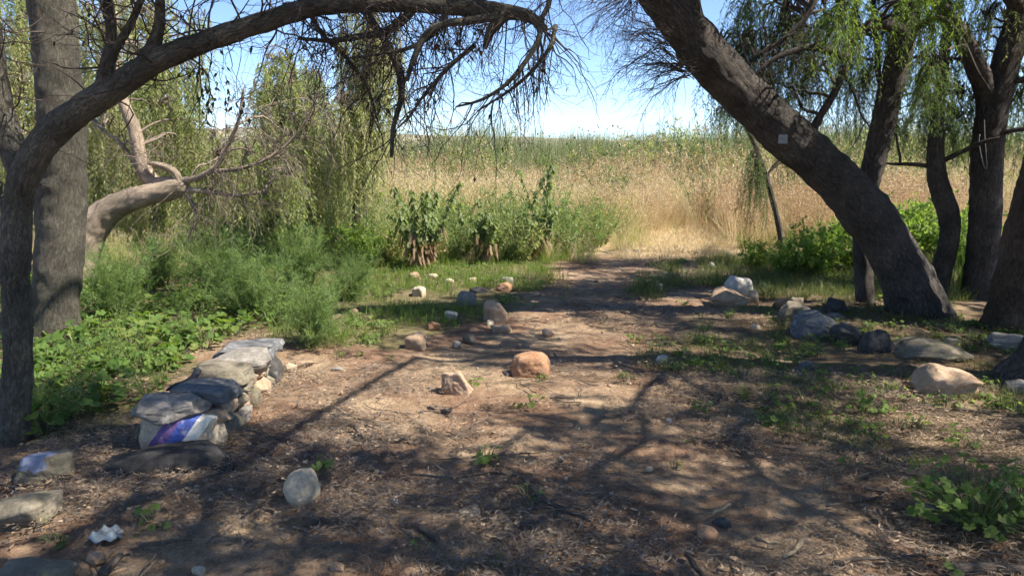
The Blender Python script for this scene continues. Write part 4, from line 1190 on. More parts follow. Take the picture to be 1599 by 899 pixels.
# blue patch on the boulder by the near tree
def blue_patch(nt, src, sep, nz):
    jit = mathn(nt, 'MULTIPLY', mathn(nt, 'SUBTRACT', nz.outputs[0], 0.5), 0.10)
    rx = mathn(nt, 'POWER', mathn(nt, 'ADD', sep.outputs[0], 0.0), 2.0)
    ry = mathn(nt, 'POWER', mathn(nt, 'ADD', sep.outputs[1], 0.05), 2.0)
    r = mathn(nt, 'ADD', mathn(nt, 'SQRT', mathn(nt, 'ADD', rx, mathn(nt, 'MULTIPLY', ry, 1.0))), jit)
    up = mathn(nt, 'GREATER_THAN', mathn(nt, 'ADD', sep.outputs[2], jit), 0.035)
    f = mathn(nt, 'MULTIPLY', mathn(nt, 'LESS_THAN', r, 0.075), up)
    return mixc(nt, src, (0.17, 0.21, 0.33), mathn(nt, 'MULTIPLY', f, 0.8))
painted.data.materials[0] = paint_mat('rock_blue_patch', M['rock_moss'], blue_patch)

# ------------------------------------------------------------------ low stone wall
WX = -1.80
wall = empty('stone_wall', (WX, 4.3, 0.0), 'low rough stone wall with flat capstones and painted stripes on its end', 'wall')
def wstone(name, c, dims, mat, seed, blocky=0.5, rough=0.08, rz=0.0, tilt=0.0, label=None, cuts=8, sub=5):
    me = rock_mesh(name, dims, mat, seed, blocky, rough, tilt, cuts, sub, 0.25)
    o = link(name, me, wall, np.array(c, float) - np.array(wall.location))
    o.rotation_euler = (0, 0, rz)
    if label: o['label'] = label
    return o
mb = MB()
# mortar core
core = rock_mesh('core', (0.28, 1.22, 0.24), M['mortar'], 900, 0.85, 0.04, 0, 0, 4, 0.0)
o = link('mortar_core', core, wall, np.array([WX + 0.05, 4.28, 0.06]) - np.array(wall.location))
o.rotation_euler = (0, 0, 0.05)
# capstones, front to back
wstone('capstone', (WX + 0.01, 3.67, 0.229), (0.38, 0.27, 0.115), M['rock_grey'], 901, 0.8, 0.12, 0.1, 0.03, 'grey capstone over the painted end')
wstone('capstone', (WX + 0.10, 3.92, 0.232), (0.36, 0.30, 0.10), M['rock_slate'], 902, 0.8, 0.11, -0.12, -0.02, 'blue-grey flat capstone')
wstone('capstone', (WX + 0.08, 4.22, 0.234), (0.36, 0.33, 0.12), M['rock_moss'], 903, 0.75, 0.13, 0.05, 0.0, 'sunlit tan-grey capstone')
wstone('capstone', (WX + 0.08, 4.50, 0.238), (0.41, 0.28, 0.125), M['rock_grey'], 904, 0.7, 0.13, -0.05, 0.0, 'brown-grey capstone')
wstone('capstone', (WX + 0.03, 4.80, 0.228), (0.42, 0.40, 0.115), M['rock_slate'], 905, 0.8, 0.11, 0.1, 0.0, 'large blue-grey end capstone')
wstone('end_stone', (WX + 0.10, 4.84, 0.07), (0.28, 0.30, 0.26), M['rock_dark'], 906, 0.8, 0.07)
# right face
sidest = [(3.74, 0.06, .17, .19, 'rock_pale'), (3.78, 0.17, .15, .09, 'rock_tan'), (3.92, 0.05, .17, .20, 'rock_moss'), (3.95, 0.18, .18, .11, 'rock_tan'),
          (4.11, 0.15, .15, .13, 'rock_moss'), (4.12, 0.02, .17, .14, 'rock_grey'), (4.28, 0.07, .18, .20, 'rock_tan'), (4.30, 0.185, .14, .08, 'rock_moss'),
          (4.46, 0.04, .18, .17, 'rock_moss'), (4.49, 0.165, .15, .11, 'rock_tan'), (4.64, 0.18, .13, .10, 'rock_tan'), (4.66, 0.055, .18, .18, 'rock_tan'), (4.79, 0.17, .12, .12, 'rock_grey'), (4.81, 0.04, .12, .14, 'rock_moss')]
for k, (yy, zz, dy, dz, mt) in enumerate(sidest):
    wstone('side_stone', (WX + 0.205 - 0.06 * (yy - 3.75) + 0.02 * ((k * 7) % 3 - 1), 3.72 + (yy - 3.74) * 0.88, zz * 0.86), (0.18, dy, dz * 0.95), M[mt], 920 + k, 0.55, 0.12, RNG.uniform(-.2, .2))
for k, (yy, zz, dy, dz, mt) in enumerate(sidest[2::2]):
    wstone('side_stone', (WX - 0.10, 3.72 + (yy - 3.74) * 0.88, zz * 0.86), (0.17, dy * 1.2, dz), M[mt], 950 + k, 0.3, 0.09)
# painted end block
def stripes(nt, src, sep, nz):
    jit = mathn(nt, 'MULTIPLY', mathn(nt, 'SUBTRACT', nz.outputs[0], 0.5), 0.022)
    u = mathn(nt, 'ADD', mathn(nt, 'ADD', sep.outputs[0], jit), mathn(nt, 'MULTIPLY', sep.outputs[2], -0.72))
    m1 = N(nt, 'ShaderNodeMapRange'); m1.inputs[1].default_value = -0.2; m1.inputs[2].default_value = 0.2
    nt.links.new(u, m1.inputs[0])
    r = nt.nodes.new('ShaderNodeValToRGB'); r.color_ramp.interpolation = 'CONSTANT'
    el = r.color_ramp.elements
    stops = [(0.0, (0, 0, 0, 0)), (0.20, (0.15, 0.075, 0.26, 1)), (0.40, (0.045, 0.10, 0.42, 1)), (0.59, (0.72, 0.69, 0.60, 1)), (0.77, (0, 0, 0, 0))]
    while len(el) < len(stops): el.new(0.5)
    for e, (p_, c_) in zip(el, stops): e.position = p_; e.color = c_
    nt.links.new(m1.outputs[0], r.inputs[0])
    wear = ramp(nt, [(0.30, (0.3, 0.3, 0.3)), (0.42, (0.9, 0.9, 0.9))], nz.outputs[0])
    front = mathn(nt, 'LESS_THAN', sep.outputs[1], 0.04)
    return mixc(nt, src, r.outputs[0], mathn(nt, 'MULTIPLY', mathn(nt, 'MULTIPLY', r.outputs[1], wear), front))
wstone('painted_stone', (WX + 0.06, 3.68, 0.075), (0.40, 0.24, 0.26), paint_mat('rock_stripes', M['rock_pale'], stripes), 907, 0.6, 0.08, 0.10, 0.0, 'pale end stone with purple, blue and white painted stripes', 3)
wstone('base_stone', (WX + 0.12, 3.43, 0.015), (0.66, 0.28, 0.20), M['rock_black'], 908, 0.6, 0.12, 0.12, 0.05, 'black basalt foot stone under the painted end')
# dark strap lying on the wall
L = spline(np.array([[WX - 0.07, 3.84, 0.262], [WX - 0.05, 3.90, 0.272], [WX - 0.03, 3.97, 0.274], [WX - 0.01, 4.05, 0.28], [WX - 0.02, 4.12, 0.288], [WX - 0.06, 4.18, 0.288]]), 0.012)
mb = MB()
n = len(L); tgv = norm(np.gradient(L, axis=0)); sd_ = norm(np.cross(tgv, np.array([0, 0, 1.0])))
wv = (0.014 + 0.010 * np.abs(np.sin(np.linspace(0, 7, n))))[:, None]
top = L + np.array([0, 0, 1.0]) * (0.008 + 0.006 * np.sin(np.linspace(0, 11, n)))[:, None]
V = np.concatenate([L - sd_ * wv, top, L + sd_ * wv, L - np.array([0, 0, 0.004])])
k = np.arange(n - 1)
Q = np.concatenate([np.stack([a * n + k, a * n + k + 1, ((a + 1) % 4) * n + k + 1, ((a + 1) % 4) * n + k], 1) for a in range(4)])
mb.add(V, Q)
tag(mb.build('strap', plain_mat('black_cloth', (0.03, 0.03, 0.033), 0.6, 0.5, 60)), 'crumpled black strap lying across the blue-grey capstones of the wall', 'strap')

# ------------------------------------------------------------------ scatter (geometry nodes)
def scatter(name, protos, pos, rot, scl, idx, label, cat):
    me = bpy.data.meshes.new(name)
    me.vertices.add(len(pos)); me.vertices.foreach_set('co', np.asarray(pos, np.float32).ravel())
    a = me.attributes.new('rot', 'FLOAT_VECTOR', 'POINT'); a.data.foreach_set('vector', np.asarray(rot, np.float32).ravel())
    a = me.attributes.new('scl', 'FLOAT_VECTOR', 'POINT'); a.data.foreach_set('vector', np.asarray(scl, np.float32).ravel())
    a = me.attributes.new('pick', 'INT', 'POINT'); a.data.foreach_set('value', np.asarray(idx, np.int32))
    src = bpy.data.collections.new(name + '_source')
    for k, pm in enumerate(protos):
        po = bpy.data.objects.new('%s_%03d' % (pm.name, k) if False else 'p%03d_%s' % (k, name), pm)
        src.objects.link(po)
    ng = bpy.data.node_groups.new(name + '_nodes', 'GeometryNodeTree')
    ng.interface.new_socket('Geometry', in_out='INPUT', socket_type='NodeSocketGeometry')
    ng.interface.new_socket('Geometry', in_out='OUTPUT', socket_type='NodeSocketGeometry')
    gi = ng.nodes.new('NodeGroupInput'); go = ng.nodes.new('NodeGroupOutput')
    ci = ng.nodes.new('GeometryNodeCollectionInfo')
    ci.inputs[0].default_value = src; ci.inputs[1].default_value = True; ci.inputs[2].default_value = True
    ip = ng.nodes.new('GeometryNodeInstanceOnPoints'); ip.inputs['Pick Instance'].default_value = True
    def att(nm, t):
        n_ = ng.nodes.new('GeometryNodeInputNamedAttribute'); n_.data_type = t; n_.inputs[0].default_value = nm
        return n_.outputs[0]
    e2r = ng.nodes.new('FunctionNodeEulerToRotation')
    ng.links.new(att('rot', 'FLOAT_VECTOR'), e2r.inputs[0])
    ng.links.new(gi.outputs[0], ip.inputs['Points']); ng.links.new(ci.outputs[0], ip.inputs['Instance'])
    ng.links.new(att('pick', 'INT'), ip.inputs['Instance Index'])
    ng.links.new(e2r.outputs[0], ip.inputs['Rotation']); ng.links.new(att('scl', 'FLOAT_VECTOR'), ip.inputs['Scale'])
    ng.links.new(ip.outputs[0], go.inputs[0])
    o = link(name, me)
    md = o.modifiers.new('scatter', 'NODES'); md.node_group = ng
    return tag(o, label, cat, kind='stuff')

def blades(mb, n, hmin, hmax, spread, width, rng, bend=0.35, lean=0.25, mi=0, seg=3, base=0.3, droop=0.0):
    """grass blades as bent tapering strips"""
    a = rng.uniform(0, 2 * pi, n)
    dirx = np.stack([np.cos(a), np.sin(a), np.zeros(n)], 1)
    b0 = rng.normal(size=(n, 3)) * np.array([1, 1, 0]) * spread * base + dirx * spread * base * 0.5
    H_ = rng.uniform(hmin, hmax, n)
    le = rng.uniform(0, lean, n); be = rng.uniform(0, bend, n)
    t = np.linspace(0, 1, seg + 1)
    side = np.stack([-np.sin(a + rng.normal(size=n) * 0.8), np.cos(a), np.zeros(n)], 1)
    V = []
    for k, tk in enumerate(t):
        c = b0 + dirx * (H_ * (le * tk + be * tk ** 2.2))[:, None]
        c[:, 2] += H_ * (tk - 0.35 * be * tk ** 2 - droop * tk ** 3)
        w = width * (1 - tk) ** 0.6 * (0.5 if k == 0 else 1)
        if k < seg:
            V += [c - side * w / 2, c + side * w / 2]
        else:
            V += [c]
    V = np.stack(V, 1)
    nv = 2 * seg + 1
    o = np.arange(n)[:, None] * nv
    Q = np.concatenate([np.concatenate([o + 2 * k, o + 2 * k + 1, o + 2 * k + 3, o + 2 * k + 2], 1) for k in range(seg - 1)]) if seg > 1 else None
    T = np.concatenate([o + 2 * seg - 2, o + 2 * seg - 1, o + 2 * seg], 1)
    mb.add(V.reshape(-1, 3), Q, T, mi=mi)
    tip = V[:, -1]; pre = V[:, -3]
    return tip, norm(tip - pre)

def proto_straw(seed, mats, h0, h1, n=16, heads=True):
    rng = np.random.default_rng(seed); mb = MB()
    tip, d = blades(mb, n, h0, h1, 0.16, 0.007, rng, 0.4, 0.28)
    if heads:
        for j in range(5):
            leaves(mb, tip - d * 0.03 * j, d * 0.7 + rv(n, rng) * 0.5 + np.array([0, 0, -0.1]), rv(n, rng), rng.uniform(0.03, 0.055, n), np.full(n, 0.010), mi=1)
    blades(mb, n, h0 * 0.25, h1 * 0.55, 0.2, 0.009, rng, 0.8, 0.6)
    return mb.mesh('straw', mats, smooth=False)

def proto_rust(seed):
    rng = np.random.default_rng(seed); mb = MB()
    n = 6
    tip, d = blades(mb, n, 0.8, 1.15, 0.14, 0.009, rng, 0.15, 0.15)
    m_ = 26
    for j in range(m_):
        f = j / m_ * 0.55
        leaves(mb, tip - d * f + rng.normal(size=(n, 3)) * 0.025, rv(n, rng), rv(n, rng), rng.uniform(0.02, 0.045, n), rng.uniform(0.010, 0.02, n), mi=0)
    blades(mb, 12, 0.3, 0.9, 0.2, 0.008, rng, 0.5, 0.4, mi=1)
    return mb.mesh('rust', [M['grass_rust'], M['grass_straw']], smooth=False)

def proto_reed(seed):
    rng = np.random.default_rng(seed); mb = MB()
    blades(mb, 18, 0.9, 1.55, 0.3, 0.018, rng, 0.35, 0.18, seg=4)
    blades(mb, 8, 1.2, 1.75, 0.25, 0.010, rng, 0.12, 0.1, seg=3)
    return mb.mesh('reed', [M['reed']], smooth=False)

def proto_headstalk(seed):
    rng = np.random.default_rng(seed); mb = MB()
    tip, d = blades(mb, 4, 1.3, 2.0, 0.25, 0.008, rng, 0.1, 0.12, mi=0)
    V, T = ico(1)
    for q in tip:
        mb.add(V * np.array([0.017, 0.017, 0.022]) * rng.uniform(0.6, 1.2) + q, None, T, mi=1)
    return mb.mesh('headstalk', [M['stalk'], M['seed_head']], smooth=True)

def proto_grass(seed, mat, h0, h1, n=20, width=0.006, spread=0.12):
    rng = np.random.default_rng(seed); mb = MB()
    blades(mb, n, h0, h1, spread, width, rng, 0.6, 0.5)
    return mb.mesh('grass', [M[mat]], smooth=False)

def scat_pts(n, xr, yr, rng, test=None):
    x = rng.uniform(*xr, n); y = rng.uniform(*yr, n)
    if test is not None:
        k = test(x, y); x, y = x[k], y[k]
    return x, y

def rots(n, rng, tilt=0.12):
    return np.stack([rng.normal(size=n) * tilt, rng.normal(size=n) * tilt, rng.uniform(0, 2 * pi, n)], 1)

rs = np.random.default_rng(5)
def noise2(x, y, f, s): return vn(np.stack([x, y, np.zeros_like(x)], -1), f, s)

# dry field
protos = [proto_straw(600 + k, [M['grass_straw'], M['grass_straw']], 0.5, 0.95) for k in range(5)] + \
         [proto_straw(610 + k, [M['grass_yellow'], M['grass_straw']], 0.45, 0.9, 18) for k in range(4)] + \
         [proto_rust(620 + k) for k in range(4)] + [proto_straw(630 + k, [M['grass_green'], M['grass_yellow']], 0.4, 0.8, 18, False) for k in range(3)]
PX = []; 
def field_pts(n, y0, y1):
    y = np.sqrt(rs.uniform(y0 ** 2, y1 ** 2, n)); x = rs.uniform(-1, 1, n) * (y * 0.74 + 1.5)
    return x, y
FPATH = gpoly([(930, 412), (985, 382), (1020, 364), (1070, 354), (1125, 356), (1140, 380), (1100, 412)])
xs, ys = [], []
for (n, a, b_) in [(6200, 9.9, 16), (9000, 14, 26), (9000, 24, 52)]:
    x, y = field_pts(n, a, b_)
    front = 11.0 - 0.9 * (x < 1.3) + 0.7 * noise2(x, y, 0.8, 70) + np.clip(x - 2.5, 0, 5) * 0.12
    jx_, jy_ = x + 0.25 * noise2(x, y, 1.5, 71), y + 0.3 * noise2(x, y, 1.5, 72)
    k = (y > front) & ~(inpoly(jx_, jy_, FPATH) & (rs.uniform(size=n) > 0.05))
    xs.append(x[k]); ys.append(y[k])
x = np.concatenate(xs); y = np.concatenate(ys)
n = len(x)
u = noise2(x, y, 0.35, 73); u2 = noise2(x, y, 0.9, 74); rnd = rs.uniform(size=n)
pickp = rs.integers(0, 5, n)
yel = (y < 19) & (x < 2.3) & (u + 0.5 * u2 + rnd * 0.9 > 0.1)
pickp = np.where(yel, rs.integers(5, 9, n), pickp)
grn = (y < 15) & (((x < 1.6) & (u2 + rnd * 0.9 > 0.75)) | ((x > 3.6) & (rnd > 0.45)))
pickp = np.where(grn, rs.integers(13, 16, n), pickp)
rust = (((y > 17) & (rnd < 0.30 + 0.5 * u)) | ((x > 1.5) & (y > 12.5) & (rnd < 0.08 + 0.3 * u)))
pickp = np.where(rust, rs.integers(9, 13, n), pickp)
mixg = (y > 13) & (noise2(x, y, 0.22, 66) + 0.5 * noise2(x, y, 0.7, 67) + rs.normal(size=n) * 0.3 > 0.08)
pickp = np.where(mixg, np.where(rs.uniform(size=n) < 0.5, rs.integers(5, 9, n), rs.integers(13, 16, n)), pickp)
low = np.clip((y - 11) / 5, 0, 1)
sc_ = rs.uniform(0.5, 1.2, n) * (0.50 + 0.54 * low) * (1 + 0.42 * np.clip((x - 1.0) / 3, 0, 1) * (y > 15.5) * (rs.uniform(size=n) < 0.3)) + 0.26 * u + 0.16 * u2
# trampled beside the path
tr = np.exp(-((x - (2.6 + (y - 11) * 0.33)) / 1.1) ** 2) * np.clip((16.5 - y) / 3, 0, 1)
sc_ = sc_ * (1 - 0.55 * tr)
rt = rots(n, rs, 0.10); rt[:, :2] += rs.normal(size=(n, 2)) * (0.55 * tr)[:, None]
scatter('dry_grass_field', protos, np.stack([x, y, h2(x, y) - 0.01], 1), rt, np.stack([sc_ * 1.1, sc_ * 1.1, sc_], 1), pickp, 'tall straw and rust coloured dry grass covering the open field', 'grass')
# flattened straw on the sunny path mouth
x, y = scat_pts(3200, (0.5, 6.5), (10.2, 19), rs, lambda a, b_: inpoly(a, b_, FPATH))
n = len(x)
pr_ = [proto_grass(640 + k, 'grass_straw', 0.10, 0.25, 16, 0.007, 0.2) for k in range(3)]
scatter('trampled_straw', pr_, np.stack([x, y, h2(x, y)], 1), rots(n, rs, 0.6), np.repeat(rs.uniform(0.5, 1.0, n)[:, None], 3, 1), rs.integers(0, 3, n), 'flattened pale straw on the path mouth in the field', 'straw')
# reeds
x, y = field_pts(6500, 23, 55)
n = len(x)
k = noise2(x, y, 0.08, 75) + 0.6 * np.clip((y - 30) / 15, 0, 1) > -0.25
x, y = x[k], y[k]; n = len(x)
zz = rs.uniform(0.75, 1.65, n) * (1.02 + 0.16 * np.clip(x / 12, -0.5, 1)) * (1 + 0.30 * noise2(x, y, 0.12, 76) + 0.20 * noise2(x, y, 0.45, 77) + 0.30 * np.exp(-((x + 1.0) / 1.8) ** 2 - ((y - 33) / 5.0) ** 2))
scatter('reed_bed', [proto_reed(650 + k) for k in range(4)], np.stack([x, y, h2(x, y)], 1), rots(n, rs, 0.06), np.repeat(zz[:, None], 3, 1), rs.integers(0, 4, n), 'grey-green reeds along the far side of the field', 'reeds')
x, y = field_pts(300, 13, 30)
k = x > -0.02 * y + 0.5; x, y = x[k], y[k]; n = len(x)
scatter('seed_stalks', [proto_headstalk(660 + k) for k in range(4)], np.stack([x, y, h2(x, y)], 1), rots(n, rs, 0.05), np.repeat(rs.uniform(0.85, 1.1, n)[:, None], 3, 1), rs.integers(0, 4, n), 'dry stalks with dark round seed heads standing above the grass', 'stalks')
# belt of green weeds along the near edge of the field
def proto_weed(seed, mat):
    rng = np.random.default_rng(seed); mb = MB()
    k_ = 9
    a_ = rng.uniform(0, 2 * pi, k_)
    pl_, rr_ = grow(np.zeros((k_, 3)), np.stack([np.cos(a_) * 0.3, np.sin(a_) * 0.3, np.ones(k_)], 1), rng.uniform(0.4, 0.85, k_), np.full(k_, 0.004), rng, 8, 0.25, 0.02)
    tubes(mb, pl_, rr_, 3, mi=1)
    p_, t_, _ = along(pl_, rr_, 260, rng, 0.1, 1.0)
    leaves(mb, p_, t_ * 0.4 + rv(260, rng) * 0.8, rv(260, rng), rng.uniform(0.03, 0.085, 260), rng.uniform(0.008, 0.022, 260), fold=0.25)
    return mb.mesh('weed', [M[mat], M['stalk']], smooth=False)
x, y = scat_pts(620, (-4.5, 2.0), (9.4, 13.5), rs)
k = (y > 9.9 + 0.5 * noise2(x, y, 1.0, 78) + np.clip(x - 0.3, 0, 2) * 1.6) & (noise2(x, y, 0.8, 79) > -0.25 + 0.25 * np.clip(x, -2, 2))
x, y = x[k], y[k]; n = len(x)
scatter('weed_belt', [proto_weed(680 + k, mt) for k, mt in enumerate(['leaf_dock', 'leaf_weep', 'leaf_dock', 'leaf_feather', 'grass_yellow'])], np.stack([x, y, h2(x, y)], 1), rots(n, rs, 0.1),
        np.repeat(rs.uniform(0.5, 1.25, n)[:, None], 3, 1), rs.integers(0, 5, n), 'belt of mixed green weeds along the near left edge of the field', 'weeds')
x, y = field_pts(1700, 12.5, 27)
k = (noise2(x, y, 0.35, 61) + 0.6 * noise2(x, y, 1.1, 62) > 0.12) & ~inpoly(x, y, FPATH) & (y > 13 + np.clip(x, 0, 2)); x, y = x[k], y[k]; n = len(x)
zz = rs.uniform(1.1, 2.2, n) * (1 + 0.3 * noise2(x, y, 0.6, 63)) * np.clip(0.72 + 0.05 * (y - 13) + 0.03 * np.clip(x, -2, 5), 0.6, 1.35)
scatter('field_weeds', [proto_weed(690 + k, mt) for k, mt in enumerate(['leaf_dock', 'grass_yellow', 'reed', 'grass_straw', 'grass_green', 'grass_rust'])], np.stack([x, y, h2(x, y)], 1), rots(n, rs, 0.1),
        np.stack([zz * 0.8, zz * 0.8, zz], 1), rs.choice([0, 0, 1, 1, 2, 2, 3, 4, 4, 5], n), 'ragged taller weeds scattered through the dry field', 'weeds')
# brown dry weeds behind the leaning trunk
x, y = scat_pts(260, (3.6, 8.5), (11.5, 15.0), rs); n = len(x)
scatter('dry_weeds', [proto_rust(670 + k) for k in range(3)], np.stack([x, y, h2(x, y)], 1), rots(n, rs, 0.06), np.repeat(rs.uniform(0.8, 1.25, n)[:, None], 3, 1), rs.integers(0, 3, n), 'brown dry weeds standing behind the leaning trunk', 'weeds')

# low grass
def low_grass(name, zone, n0, mat, h0, h1, label, bb, dens_f=1.2, thr=-0.3, width=0.005, npro=4):
    x, y = scat_pts(n0, bb[0], bb[1], rs)
    jx_, jy_ = x + 0.22 * noise2(x, y, 2.0, 81), y + 0.22 * noise2(x, y, 2.0, 82)
    k = inpoly(jx_, jy_, zone) & (noise2(x, y, dens_f, 83) + 0.5 * noise2(x, y, dens_f * 3, 84) > thr) & (y < 11.4)
    x, y = x[k], y[k]; n = len(x)
    pr_ = [proto_grass(hash(name) % 1000 + k if False else 700 + len(name) * 10 + k, mat, h0, h1, 16, width) for k in range(npro)]
    return scatter(name, pr_, np.stack([x, y, h2(x, y)], 1), rots(n, rs, 0.2), np.repeat(rs.uniform(0.5, 1.25, n)[:, None], 3, 1), rs.integers(0, npro, n), label, 'grass')
low_grass('bright_grass', Z_LEFT, 5200, 'grass_green', 0.06, 0.16, 'bright low grass left of the path', ((-7, 1.5), (5, 11.4)), 1.2, -0.35)
low_grass('border_grass', Z_BACK, 6500, 'grass_shade', 0.06, 0.17, 'shaded low grass right of the path mouth', ((1, 8), (7, 11.4)), 1.0, -0.5)
low_grass('sparse_grass', Z_RIGHT, 4200, 'grass_shade', 0.025, 0.085, 'sparse weedy grass in front of the stone border', ((0.5, 5), (3.5, 8)), 2.1, 0.12)

# ---- broad leaves
def lobed(mb, c, r, u, n, size, rng, mi=0, lobes=5, depth=0.22, cup=0.25):
    """a rounded lobed leaf as a fan"""
    k = lobes * 3
    a = np.linspace(-2.75, 2.75, k)
    rad = size * (1 - depth * (0.5 - 0.5 * np.cos(a / 2.75 * pi * lobes + pi * (lobes % 2 == 0)))) * (0.75 + 0.25 * np.cos(a * 0.5))
    zc = cup * size * (0.5 * (rad / size) ** 2 + 0.18 * np.sin(a * 3 + rng.uniform(0, 6)))
    V = c + np.outer(rad * np.cos(a), u) + np.outer(rad * np.sin(a), r) + np.outer(zc, n)
    V = np.vstack([c, V])
    T = [[0, i + 1, i + 2] for i in range(k - 1)]
    mb.add(V, None, T, mi=mi)

def mallow_leaf_mesh(seed, mat='leaf_mallow'):
    rng = np.random.default_rng(seed); mb = MB()
    lobed(mb, np.zeros(3), np.array([1.0, 0, 0]), np.array([0, 1.0, 0]), np.array([0, 0, 1.0]), 1.0, rng, cup=0.38, depth=0.36)
    return mb.mesh('mallow_leaf', [M[mat]], smooth=False)

def proto_mallow(seed, nleaf, hgt, size, spread, mat='leaf_mallow'):
    rng = np.random.default_rng(seed); mb = MB()
    for k in range(nleaf):
        a = rng.uniform(0, 2 * pi); rr_ = spread * math.sqrt(rng.uniform(0.02, 1)); z = hgt * rng.uniform(0.25, 1) * (1 - 0.35 * rr_ / spread)
        c = np.array([cos(a) * rr_, sin(a) * rr_, z])
        n_ = norm(np.array([cos(a) * 0.5, sin(a) * 0.5, 1.0]) + rng.normal(size=3) * 0.3)
        r1_, u1_, n1_ = frame_from(n_, np.array([cos(a), sin(a), 0.0]))
        lobed(mb, c, r1_, u1_, n1_, size * rng.uniform(0.3, 1.25), rng, cup=rng.uniform(0.05, 0.6), depth=rng.uniform(0.12, 0.34))
        tt = np.linspace(0, 1, 4)[:, None]
        pl_ = np.array([cos(a) * 0.02, sin(a) * 0.02, 0]) * (1 - tt) + c * tt + np.array([0, 0, 1]) * np.sin(tt * pi) * 0.02
        tubes(mb, pl_[None], np.full((1, 4), 0.002), 3, mi=1)
    return mb.mesh('mallow', [M[mat], M['stalk']], smooth=False)

x, y = scat_pts(1700, (-7, -1.3), (3.4, 9.5), rs)
jx_, jy_ = x + 0.15 * noise2(x, y, 2.0, 91), y + 0.15 * noise2(x, y, 2.0, 92)
k = inpoly(jx_, jy_, Z_COVER) & (noise2(x, y, 1.3, 93) + 0.5 * noise2(x, y, 3.0, 94) > -0.32) & ~((np.abs(x - WX) < 0.30) & (y > 3.4) & (y < 5.1))
x, y = x[k], y[k]; n = len(x)
scatter('mallow_cover', [proto_mallow(710 + q, 16, 0.17, 0.036, 0.16) for q in range(5)] + [proto_weed(716, 'leaf_mallow'), proto_weed(717, 'leaf_feather')], np.stack([x, y, h2(x, y)], 1), rots(n, rs, 0.15),
        np.repeat(np.where((pkm := np.where(rs.uniform(size=n) < 0.2, rs.integers(5, 7, n), rs.integers(0, 5, n))) > 4, rs.uniform(0.2, 0.5, n), rs.uniform(0.5, 1.5, n))[:, None], 3, 1), pkm, 'broad-leaved green ground cover under the trees behind the stone wall', 'ground cover')
# small leafy weeds dotted about
def weed_zone(x, y):
    a = inpoly(x, y, Z_RIGHT) & (noise2(x, y, 1.5, 95) > -0.1)
    b_ = inpoly(x, y, Z_LEFT) & (noise2(x, y, 1.5, 96) > 0.0)
    c_ = inpoly(x, y, Z_BACK) & (noise2(x, y, 1.5, 97) > 0.1)
    d_ = (y < 9) & (np.abs(x) < 4) & (rs.uniform(size=len(x)) < 0.035)
    return a | b_ | c_ | d_
x, y = scat_pts(4600, (-5, 6.5), (2.4, 11.2), rs, weed_zone); n = len(x)
scatter('leafy_weeds', [proto_mallow(720 + q, 9, 0.07, 0.02, 0.06, 'leaf_bush') for q in range(4)], np.stack([x, y, h2(x, y)], 1), rots(n, rs, 0.2),
        np.repeat(rs.uniform(0.5, 1.5, n)[:, None], 3, 1), rs.integers(0, 4, n), 'small leafy green weeds sprouting from the litter', 'weeds')

# ------------------------------------------------------------------ single plants
def feathery_mesh(seed, nst, hgt, spread, mat, nn=70, lL=0.06, lW=0.005):
    rng = np.random.default_rng(seed); st_, lf = MB(), MB()
    a = rng.uniform(0, 2 * pi, nst); b0 = np.stack([np.cos(a), np.sin(a), np.zeros(nst)], 1) * (rng.uniform(0, 0.35, nst) * spread)[:, None]
    d0 = np.stack([np.cos(a), np.sin(a), np.zeros(nst)], 1) * rng.uniform(0.1, 0.75, nst)[:, None] * (spread / hgt) + np.array([0, 0, 1.0]) + rng.normal(size=(nst, 3)) * 0.12
    pl, rr = grow(b0, d0, hgt * rng.uniform(0.55, 1.1, nst), np.full(nst, 0.004), rng, 9, 0.22, 0.035)
    tubes(st_, pl, rr, 3)
    p1_, t1_, r1_ = along(pl, rr, nst * 5, rng, 0.2, 0.95)
    pl2, rr2 = grow(p1_, t1_ + rv(len(p1_), rng) * 0.8, hgt * rng.uniform(0.1, 0.3, len(p1_)), np.full(len(p1_), 0.0016), rng, 6, 0.3, 0.05)
    tubes(st_, pl2, rr2, 3)
    for (q, r_) in ((pl, rr), (pl2, rr2)):
        m_ = nst * nn
        p3_, t3_, _ = along(q, r_, m_, rng, 0.15, 1.0)
        leaves(lf, p3_, t3_ * 0.6 + rv(m_, rng) * 0.8 + np.array([0, 0, 0.1]), rv(m_, rng), lL * rng.uniform(0.5, 1.3, m_), np.full(m_, lW), fold=0.2)
    return st_.mesh('stem_bundle', [M['stalk']]), lf.mesh('foliage', [M[mat]], smooth=False)

def place_plant(name, meshes, parts, px, py, scale, rz, label, cat, group):
    x, y = G(px, py); z = float(h2(x, y)) - 0.01
    r = empty(name, (x, y, z), label, cat, group)
    r.rotation_euler = (0, 0, rz); r.scale = scale if isinstance(scale, tuple) else (scale,) * 3
    for me, pn in zip(meshes, parts):
        tag(link(pn, me, r, (0, 0, 0)), kind='stuff')
    return r
fe = [feathery_mesh(730 + k, 62, 0.75, 0.42, 'leaf_feather') for k in range(3)]
FG = 'feathery bushes left of the path'
for i, (px, py, s_, lab) in enumerate([
    (490, 548, 0.78, 'dense feathery green bush at the far end of the stone wall'),
    (405, 500, 0.95, 'tall feathery bush standing behind the stone wall capstones'),
    (345, 462, 1.0, 'feathery bush right of the elbow-shaped pale trunk, farther back'),
    (185, 492, 0.95, 'feathery bush in the gap right of the thick upright trunk'),
    (545, 470, 0.75, 'low feathery bush nearest the bright grass'),
    (470, 452, 1.0, 'feathery bush under the broad weeping tree'),
    (255, 446, 0.8, 'small feathery bush under the bend of the pale trunk')]):
    place_plant('feathery_bush', fe[i % 3], ('stem_bundle', 'foliage'), px, py, s_, i * 1.3, lab, 'bush', FG)

